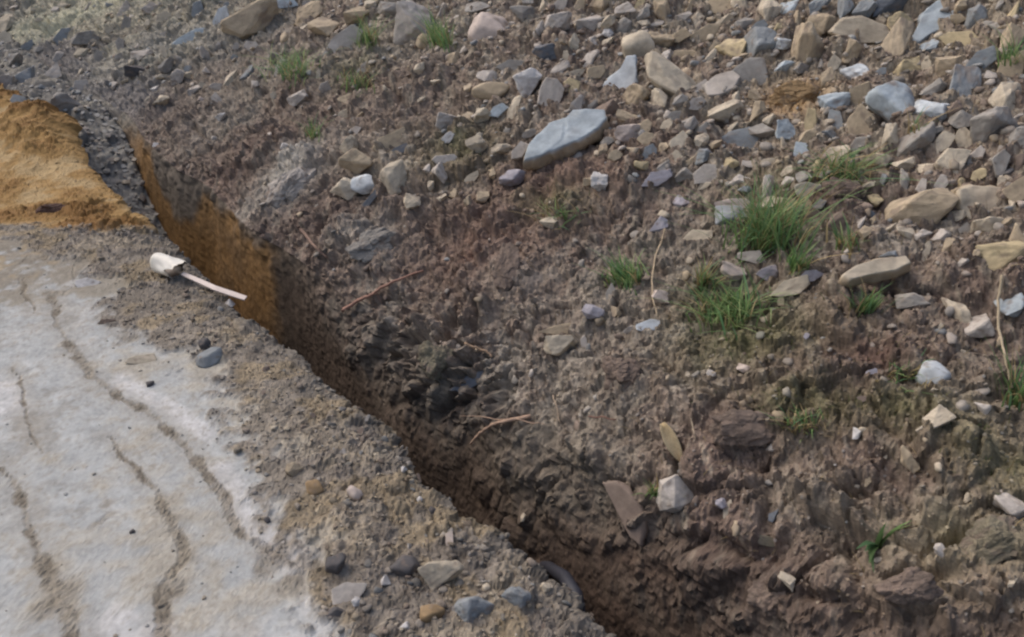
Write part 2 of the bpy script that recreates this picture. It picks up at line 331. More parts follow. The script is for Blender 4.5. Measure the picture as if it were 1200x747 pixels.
TINTS = [(470, 50, 150, 50, 0, lin(146, 139, 127), .55), (200, 60, 110, 36, 0, lin(140, 138, 130), .55), (430, 190, 60, 40, 0, lin(136, 128, 116), .4), (1090, 690, 70, 50, 0, lin(128, 118, 103), .7), (970, 600, 60, 36, 0, lin(126, 117, 104), .6), (700, 540, 60, 50, 30, lin(124, 116, 104), .6), (1120, 480, 80, 50, 0, lin(120, 112, 98), .5), (345, 215, 48, 34, 50, lin(146, 142, 134), .8), (440, 285, 44, 26, 0, lin(134, 128, 120), .7), (560, 300, 90, 60, 20, lin(100, 80, 70), .6), (650, 220, 110, 40, 15, lin(106, 86, 76), .5),
         (880, 510, 60, 30, 0, lin(100, 86, 79), .7), (1030, 425, 50, 20, 0, lin(98, 80, 72), .7), (985, 235, 40, 30, 0, lin(110, 92, 86), .7), (800, 670, 190, 26, 0, lin(94, 81, 72), .7), (930, 110, 40, 26, 0, lin(150, 122, 84), .6),
         (880, 405, 80, 34, 10, OLIVE, .55), (1180, 560, 60, 40, 0, OLIVE, .5), (940, 490, 60, 30, 0, OLIVE, .45), (1060, 500, 60, 26, 0, OLIVE, .4), (540, 180, 50, 40, 20, OLIVE, .4), (420, 85, 30, 30, 0, OLIVE, .35), (650, 240, 40, 16, 0, OLIVE, .4),
         (1150, 650, 60, 34, 0, lin(124, 118, 96), .6), (60, 30, 130, 34, 10, lin(160, 158, 138), .7), (600, 330, 24, 44, 90, lin(134, 124, 114), .6), (900, 230, 60, 30, 30, OLIVE, .35), (850, 350, 60, 34, 0, OLIVE, .4), (610, 560, 80, 60, 0, lin(104, 96, 84), .5), (230, 140, 60, 60, 0, lin(108, 100, 92), .5), (1100, 40, 160, 50, 0, lin(136, 126, 110), .3)]
for x, y, rx, ry, a, col, st in TINTS: C4 = mixc(C4, col, np.clip(st * 1.25 * blob(x, y, rx, ry, a) * (1 + .6 * n2), 0, .95))
wl_ = sst(.10, .0, q) * sst(2.0, 2.5, s) * sst(5.9, 5.2, s)

hm = np.where(k3, slmp * sst(-.42, -.10, p[:, 2] + .12 * n1), 1).astype(F); disp[m] = wd * (1 - hm) + disp[m] * hm; C[m] = mixc(wc, C4, hm)
jit = hash3(np.arange(len(P)), K, K, 3); disp += (u01(jit) - .5) * np.where(K == 4, .0050, np.where(K == 0, .0028, np.where(s_ > 2.5, .0005, .003))).astype(F) * np.where(K == 0, np.clip(.12 + np.pad(np.maximum(verge * (1 - orange), orange * .12), (0, len(P) - len(verge))), 0, 1), 1)
C[np.where(K == 4)[0]] *= 1.26
P = P + N * disp[:, None]
C *= (1 + .10 * fbm(P, .02, 111, 2) + .16 * (u01(hash3(np.arange(len(P)) // 2, K, K, 8)) - .5))[:, None]
C = np.clip(C, .01, .9)

# ------------------------------------------------------------------ materials
def mat(name, rough=.9, attr='Col', fixed=None, grain=0.35, gscale=90.0, bump=.25, bscale=140.0, spec=.25, streak=0):
    m = bpy.data.materials.new(name); m.use_nodes = True; nt = m.node_tree; nd = nt.nodes; lk = nt.links
    b = nd['Principled BSDF']; b.inputs['Roughness'].default_value = rough; b.inputs['Specular IOR Level'].default_value = spec
    geo = nd.new('ShaderNodeNewGeometry')
    if fixed is None:
        a = nd.new('ShaderNodeAttribute'); a.attribute_name = attr; src = a.outputs['Color']
    else:
        a = nd.new('ShaderNodeRGB'); a.outputs[0].default_value = (*fixed, 1); src = a.outputs[0]
    t1 = nd.new('ShaderNodeTexNoise'); t1.inputs['Scale'].default_value = gscale; t1.inputs['Detail'].default_value = 5; t1.inputs['Roughness'].default_value = .65
    t2 = nd.new('ShaderNodeTexNoise'); t2.inputs['Scale'].default_value = gscale * .17; t2.inputs['Detail'].default_value = 4
    lk.new(geo.outputs['Position'], t1.inputs['Vector']); lk.new(geo.outputs['Position'], t2.inputs['Vector'])
    add = nd.new('ShaderNodeMath'); add.operation = 'ADD'; lk.new(t1.outputs['Fac'], add.inputs[0]); lk.new(t2.outputs['Fac'], add.inputs[1])
    mr = nd.new('ShaderNodeMapRange'); mr.inputs['From Min'].default_value = .55; mr.inputs['From Max'].default_value = 1.45
    mr.inputs['To Min'].default_value = 1 - grain; mr.inputs['To Max'].default_value = 1 + grain; lk.new(add.outputs[0], mr.inputs['Value'])
    if streak:                                        # earth washed down the bank: grain drawn out along the slope
        mp = nd.new('ShaderNodeMapping'); mp.inputs['Scale'].default_value = (1, .16, .2); lk.new(geo.outputs['Position'], mp.inputs['Vector'])
        t4 = nd.new('ShaderNodeTexNoise'); t4.inputs['Scale'].default_value = 85; t4.inputs['Detail'].default_value = 4; lk.new(mp.outputs[0], t4.inputs['Vector'])
        ad2 = nd.new('ShaderNodeMath'); ad2.operation = 'MULTIPLY_ADD'; ad2.inputs[1].default_value = streak; lk.new(t4.outputs['Fac'], ad2.inputs[0])
        sb = nd.new('ShaderNodeMath'); sb.operation = 'SUBTRACT'; sb.inputs[1].default_value = streak * .5; lk.new(add.outputs[0], sb.inputs[0]); lk.new(sb.outputs[0], ad2.inputs[2]); lk.new(ad2.outputs[0], mr.inputs['Value'])
    vm = nd.new('ShaderNodeVectorMath'); vm.operation = 'SCALE'; lk.new(src, vm.inputs[0]); lk.new(mr.outputs[0], vm.inputs['Scale'])
    lk.new(vm.outputs[0], b.inputs['Base Color'])
    if bump:
        t3 = nd.new('ShaderNodeTexNoise'); t3.inputs['Scale'].default_value = bscale; t3.inputs['Detail'].default_value = 6; t3.inputs['Roughness'].default_value = .7
        lk.new(geo.outputs['Position'], t3.inputs['Vector'])
        bp = nd.new('ShaderNodeBump'); bp.inputs['Strength'].default_value = bump; bp.inputs['Distance'].default_value = .006
        lk.new(t3.outputs['Fac'], bp.inputs['Height']); lk.new(bp.outputs[0], b.inputs['Normal'])
    return m
M_SOIL = mat('soil', .95, grain=.45, bump=.8, bscale=75)
M_TRACK = mat('track_crust', .9, grain=.22, gscale=70, bump=.35, bscale=120)
M_BANK = mat('bank_earth', .95, grain=.55, bump=.9, bscale=60, streak=.45)
M_STONE = mat('stone', .78, grain=.28, gscale=60, bump=.35, bscale=90, spec=.35)
M_GRASS = mat('grass_blade', .6, grain=.2, gscale=30, bump=0, spec=.3)
_nt = M_GRASS.node_tree; _b = _nt.nodes['Principled BSDF']; _tr = _nt.nodes.new('ShaderNodeBsdfTranslucent'); _mx = _nt.nodes.new('ShaderNodeMixShader'); _mx.inputs[0].default_value = .4
_nt.links.new(_b.inputs['Base Color'].links[0].from_socket, _tr.inputs['Color']); _nt.links.new(_b.outputs[0], _mx.inputs[1]); _nt.links.new(_tr.outputs[0], _mx.inputs[2])
_nt.links.new(_mx.outputs[0], [n for n in _nt.nodes if n.type == 'OUTPUT_MATERIAL'][0].inputs['Surface'])
M_ROOT = mat('root_bark', .8, grain=.3, gscale=200, bump=.4, bscale=300)
M_PIPE = mat('white_plastic', .45, grain=.12, gscale=45, bump=.08, spec=.5)
M_BLUE = mat('dark_blue_plastic', .55, grain=.25, gscale=40, bump=.1, spec=.5)

def mesh_np(name, V, Fq, col=None, material=None, smooth=True, nper=4):
    me = bpy.data.meshes.new(name); V = np.ascontiguousarray(V, F); Fq = np.ascontiguousarray(Fq, np.int32)
    me.vertices.add(len(V)); me.vertices.foreach_set('co', V.ravel())
    me.loops.add(Fq.size); me.loops.foreach_set('vertex_index', Fq.ravel())
    me.polygons.add(len(Fq)); me.polygons.foreach_set('loop_start', np.arange(0, Fq.size, nper, dtype=np.int32))
    me.polygons.foreach_set('use_smooth', np.full(len(Fq), smooth, bool))
    me.update(calc_edges=True)
    if col is not None:
        a = me.color_attributes.new('Col', 'FLOAT_COLOR', 'POINT')
        cc = np.ones((len(V), 4), F); cc[:, :3] = col; a.data.foreach_set('color', cc.ravel())
    if material: me.materials.append(material)
    return me
def link(name, me, parent=None, loc=None):
    o = bpy.data.objects.new(name, me); COL.objects.link(o)
    if parent: o.parent = parent
    if loc is not None: o.location = [float(v) for v in loc]
    return o
def tag(o, label=None, cat=None, group=None, kind=None):
    if label: o['label'] = label
    if cat: o['category'] = cat
    if group: o['group'] = group
    if kind: o['kind'] = kind
    return o
def gridpart(name, r0, r1):
    nr = r1 - r0 + 1; i = (np.arange(nr - 1)[:, None] * NS + np.arange(NS - 1)[None, :]).ravel()
    Fq = np.stack([i, i + 1, i + 1 + NS, i + NS], 1)
    sl = slice(r0 * NS, (r1 + 1) * NS)
    return link(name, mesh_np(name, P[sl], Fq, C[sl], M_BANK if name == 'hillside' else M_SOIL, False))
ra = int(np.where(RK == 0)[0].max()); rb = int(np.where(RK == 3)[0].max()) + 1
track = tag(gridpart('ground', 0, ra), kind='structure', label='pale compacted track with a crumbly brown verge')
track.data.materials.append(M_TRACK)
_soft = np.zeros(NS * (ra + 1), F); _soft[np.where(K == 0)[0][:len(_soft)]] = np.maximum(verge * (1 - orange), groove * .6)[:len(_soft)]
_soft = _soft.reshape(ra + 1, NS)[:-1, :-1].ravel(); track.data.polygons.foreach_set('material_index', (_soft < .5).astype(np.int32))
trench = tag(gridpart('trench', ra, rb), kind='structure', label='narrow open trench cut along the track')
trench.data.polygons.foreach_set('use_smooth', np.tile((S[:-1] > 2.5) | (S[:-1] < -1.2), rb - ra))
bank = tag(gridpart('hillside', rb, NR - 1), kind='structure', label='bank of brown earth and broken rock behind the trench')
bpy.context.view_layer.update()
TERR = (track, trench, bank)
def cast(px, py, terr=TERR):
    d = Vector(ray(px, py)); d.normalize(); best = None; o = Vector((0, 0, CAMH))
    for t in terr:
        ok, loc, nor, i = t.ray_cast(o, d)
        if ok:
            L = (loc - o).length
            if best is None or L < best[0]:
                if nor.dot(d) > 0: nor = -nor
                best = (L, loc, nor)
    return best
# ------------------------------------------------------------------ stones
import bmesh
ICO = {}
for lv in (1, 2, 3, 4, 5):
    bm = bmesh.new(); bmesh.ops.create_icosphere(bm, subdivisions=lv, radius=1.0)
    ICO[lv] = (np.array([v.co[:] for v in bm.verts], F), np.array([[v.index for v in f.verts] for f in bm.faces], np.int32)); bm.free()
PAL = dict(blue=lin(158, 168, 174), bluegrey=lin(130, 135, 138), paleblue=lin(182, 188, 192), pale=lin(172, 165, 157), tan=lin(168, 153, 130), yellow=lin(180, 165, 132), grey=lin(142, 138, 132),
           white=lin(196, 193, 190), dark=lin(82, 80, 81), brown=lin(122, 108, 98), pink=lin(180, 167, 158), lilac=lin(150, 147, 154), beige=lin(182, 171, 152), olive=lin(118, 112, 96), clay=lin(148, 125, 94), slate=lin(92, 97, 104))
WORD = dict(blue='blue-grey', bluegrey='dull blue-grey', paleblue='pale blue', pale='pale grey', tan='tan', yellow='yellowish', grey='grey', white='whitish', dark='dark', brown='brown', pink='pinkish', lilac='lilac grey', beige='beige', olive='olive brown', clay='ochre', slate='dark slate')

def rock_shape(rng, kind, lv, outline=None):
    """unit rock: verts in about -1..1 on x (long) and y, z is thickness; faceted by random planes"""
    D = ICO[lv][0].copy(); n = len(D)
    if outline is not None:
        an = np.arctan2(D[:, 1], D[:, 0]); pol = np.array(outline, float); th = np.linspace(-math.pi, math.pi, 361); rad = np.zeros(361)
        A = pol; Bp = np.roll(pol, -1, 0)
        for k, t in enumerate(th):
            d = np.array((math.cos(t), math.sin(t))); best = 0
            for a, b in zip(A, Bp):
                e = b - a; det = d[0] * (-e[1]) + d[1] * e[0]
                if abs(det) < 1e-9: continue
                r = (a[0] * -e[1] + a[1] * e[0]) / det; w = (d[0] * a[1] - d[1] * a[0]) / det
                if r > 0 and -1e-6 <= w <= 1 + 1e-6: best = max(best, r)
            rad[k] = best
        rho = np.interp(an, th, rad); c = np.hypot(D[:, 0], D[:, 1])
        r = ((c / np.maximum(rho, .05)) ** 16 + (np.abs(D[:, 2]) / .42) ** 16) ** (-1 / 16)
        V = D * r[:, None]
    else:
        pn, pd = [], []
        if kind == 'slab':
            k = rng.randint(5, 7); a0 = rng.uniform(0, 6.28)
            for i in range(k):
                a = a0 + 6.283 * i / k + rng.uniform(-.35, .35); pn.append((math.cos(a), math.sin(a), rng.uniform(-.35, .35))); pd.append(rng.uniform(.62, 1))
            for sg in (1, -1):
                pn.append((rng.uniform(-.12, .12), rng.uniform(-.12, .12), sg)); pd.append(.55)
            pn.append((rng.uniform(-.6, .6), rng.uniform(-.6, .6), 1)); pd.append(.75)
        elif kind == 'block':
            for i in range(rng.randint(6, 9)):
                v = np.array([rng.gauss(0, 1) for _ in range(3)]); v /= np.linalg.norm(v); pn.append(v); pd.append(rng.uniform(.58, .92))
            pn.append((rng.uniform(-.2, .2), rng.uniform(-.2, .2), 1)); pd.append(.62)
        else:
            for i in range(rng.randint(14, 20)):
                v = np.array([rng.gauss(0, 1) for _ in range(3)]); v /= np.linalg.norm(v); pn.append(v); pd.append(rng.uniform(.8, 1.0))
        pn = np.array(pn, float); pn /= np.linalg.norm(pn, axis=1, keepdims=True); pd = np.array(pd)
        dt = D @ pn.T; rr = np.where(dt > .05, pd[None] / np.maximum(dt, .05), 9.0)
        kk = 16.0 if kind == 'round' else 150.0
        r0 = rr.min(1); r = r0 - np.log(np.exp(-kk * (rr - r0[:, None])).sum(1)) / kk
        r = np.minimum(r, 1.35); V = D * r[:, None]
    so = np.array([rng.uniform(0, 50) for _ in range(3)], F); sd_ = rng.randint(1, 9999)
    amp = dict(slab=.07, block=.10, round=.07, clod=.25)[kind]
    Vf = (V + so).astype(F)
    dn = (.03 if outline is not None else amp) * fbm(Vf, .55, sd_, 3) + (.045 * fbm(Vf, .2, sd_ + 1, 3) + .02 * vnoise(Vf, .07, sd_ + 3) * (lv >= 4) if kind != 'round' else .02 * fbm(Vf, .2, sd_ + 1, 2))
    if kind == 'clod':
        f1, f2, h, dd = worley(Vf, .55, sd_ + 2); dn += .16 * (u01(h) - .3) * sst(0, .2, f2 - f1) + .3 * ((dd[:, 0] * (u01(h) - .5)) + dd[:, 1] * (u01(hash3(h, h, h, 4)) - .5)); f1, f2, h, dd = worley(Vf, .22, sd_ + 4); dn += .08 * (u01(h) - .3) * sst(0, .2, f2 - f1) + .03 * fbm(Vf, .09, sd_ + 6, 2)
    V = V * (1 + dn[:, None])
    V[:, 0] /= np.abs(V[:, 0]).max(); V[:, 1] /= np.abs(V[:, 1]).max(); V[:, 2] /= np.abs(V[:, 2]).max()
    return V, so, sd_

def hull_rock(rng, kind, fine=True):
    """angular broken stone: convex hull of a few corners, edges nicked, faces roughened; unit size as rock_shape"""
    bm = bmesh.new(); pts = []
    if kind == 'slab':
        k = rng.randint(5, 7); a0 = rng.uniform(0, 6.28); tx, ty = rng.uniform(-.3, .3), rng.uniform(-.3, .3)
        for i in range(k):
            a = a0 + 6.283 * (i + rng.uniform(-.32, .32)) / k; r = rng.uniform(.72, 1.05)
            for sg in (1, -1):
                rr = r * rng.uniform(.80, 1.0); pts.append((math.cos(a) * rr, math.sin(a) * rr, sg * rng.uniform(.8, 1.0) + tx * math.cos(a) + ty * math.sin(a)))
    else:
        for i in range(rng.randint(9, 13)):
            v = Vector((rng.gauss(0, 1), rng.gauss(0, 1), rng.gauss(0, 1))).normalized() * rng.uniform(.8, 1.0)
            m_ = max(abs(v.x), abs(v.y), abs(v.z)); v *= .6 + .4 / m_ * .8; pts.append(v[:])
    vs_ = [bm.verts.new(p) for p in pts]
    r_ = bmesh.ops.convex_hull(bm, input=vs_); bmesh.ops.delete(bm, geom=[v for v in bm.verts if not v.link_faces], context='VERTS')
    bmesh.ops.dissolve_limit(bm, angle_limit=.26, verts=bm.verts[:], edges=bm.edges[:])
    bmesh.ops.bevel(bm, geom=bm.edges[:], offset=.045, segments=1, affect='EDGES', clamp_overlap=True)
    bmesh.ops.triangulate(bm, faces=bm.faces[:])
    if fine:
        for it in range(3):
            le = [e for e in bm.edges if e.calc_length() > (.5, .3, .2)[it]]
            if le: bmesh.ops.subdivide_edges(bm, edges=le, cuts=1, use_grid_fill=False)
            bmesh.ops.triangulate(bm, faces=bm.faces[:])
    bmesh.ops.recalc_face_normals(bm, faces=bm.faces[:]); bm.verts.index_update()
    V = np.array([v.co[:] for v in bm.verts], F); Fq = np.array([[v.index for v in f.verts] for f in bm.faces], np.int32); Nv = np.array([v.normal[:] for v in bm.verts], F); bm.free()
    so = np.array([rng.uniform(0, 50) for _ in range(3)], F); sd_ = rng.randint(1, 9999); Vf = V + so
    V = V + Nv * (.07 * fbm(Vf, .5, sd_, 3) + .035 * fbm(Vf, .16, sd_ + 1, 2))[:, None]
    for i in range(3): V[:, i] -= (V[:, i].max() + V[:, i].min()) / 2; V[:, i] /= np.abs(V[:, i]).max()
    return V, so, sd_, Fq
RT = Vector((1, 0, 0)); UP = Vector((0, SP, CP))
def frame_at(px, py, nor, ang, tilt):
    """axes of a stone lying in the ground: z between the ground's normal and the direction to the viewpoint, x along the seen long axis"""
    v = Vector(ray(px, py)); v.normalize()
    z = (nor * (1 - tilt) - v * tilt).normalized()
    g = RT * math.cos(ang) + UP * math.sin(ang)
    x = (g - v * (g.dot(z) / v.dot(z)));  kx = x.length; x.normalize()
    y = z.cross(x)
    h = -RT * math.sin(ang) + UP * math.cos(ang)
    ky = (h - v * (h.dot(z) / v.dot(z))).length
    return x, y, z, min(kx, 2.6), min(ky, 2.6)

STONES = []
def stone(px, py, L, W, ang, kind, col, name='stone', label=None, group=None, thick=None, tilt=.55, sink=.35, outline=None, col2=None, seed=None, lv=None, terr=TERR, cat=None, zv=None):
    hit = cast(px, py, terr)
    if hit is None: return None
    d, loc, nor = hit
    dep = d * (Vector(ray(px, py)).normalized().dot(Vector((0, CP, -SP)))); k = dep / FPX
    rng = random.Random(seed if seed is not None else int(px * 31 + py * 977))
    # a steadier normal: mean of a few hits about the point
    ns = Vector(nor)
    for ox, oy in ((L * .4, 0), (-L * .4, 0), (0, W * .4), (0, -W * .4)):
        h2 = cast(px + ox, py + oy, terr)
        if h2 and (h2[1] - loc).length < 3 * L * k: ns += h2[2]
    ns.normalize()
    if zv is not None: ns, tilt = Vector(zv).normalized(), 0
    x, y, z, kx, ky = frame_at(px, py, ns, R(ang), tilt)
    if lv is None: lv = 5 if L > 62 else 4 if L > 22 else 3
    if kind in ('slab', 'block') and outline is None: V, so, sd_, fq = hull_rock(rng, kind, L > 12)
    else: (V, so, sd_), fq = rock_shape(rng, kind, lv, outline), ICO[lv][1]
    a, b = L * k * kx / 2, W * k * ky / 2
    if thick is None: thick = dict(slab=.38, block=.9, round=.85, clod=.7)[kind]
    c = thick * min(a, b)
    Vf = ((V + so) * 1.0).astype(F)
    base = PAL[col] if isinstance(col, str) else col
    cc = np.broadcast_to(base, (len(V), 3)).copy()
    n = fbm(Vf, .6, sd_ + 5, 3)
    cc *= (1 + .22 * n)[:, None]
    soilm = sst(.15, .75, fbm(Vf, .35, sd_ + 7, 5) + .25 - .25 * V[:, 2]) * (.78 if kind != 'clod' else .9 if isinstance(col, str) else .2)
    cc = mixc(cc, SOIL * 1.15, soilm)
    if col2 is not None: cc = mixc(cc, PAL[col2], sst(.80, .55, V[:, 2] + .2 * n))
    rnd = rng.uniform(-.06, .06); cc *= (1.12 if group == GB else 1.0) + rnd
    W3 = V[:, :1] * a * np.array(x, F) + V[:, 1:2] * b * np.array(y, F) + V[:, 2:3] * c * np.array(z, F)
    o = link(name, mesh_np(name, W3, fq, cc, M_STONE if kind != 'clod' else M_SOIL, kind == 'round', 3), None, loc + z * (c * (1 - 2 * sink)))
    o['category'] = cat or dict(stone='stone', flat_stone='flat stone', pebble='pebble', soil_clod='clod of earth', boulder='boulder')[name]
    if group: o['group'] = group
    if label: o['label'] = label
    STONES.append([o, px, py, L, W, col, kind, label])
    return o

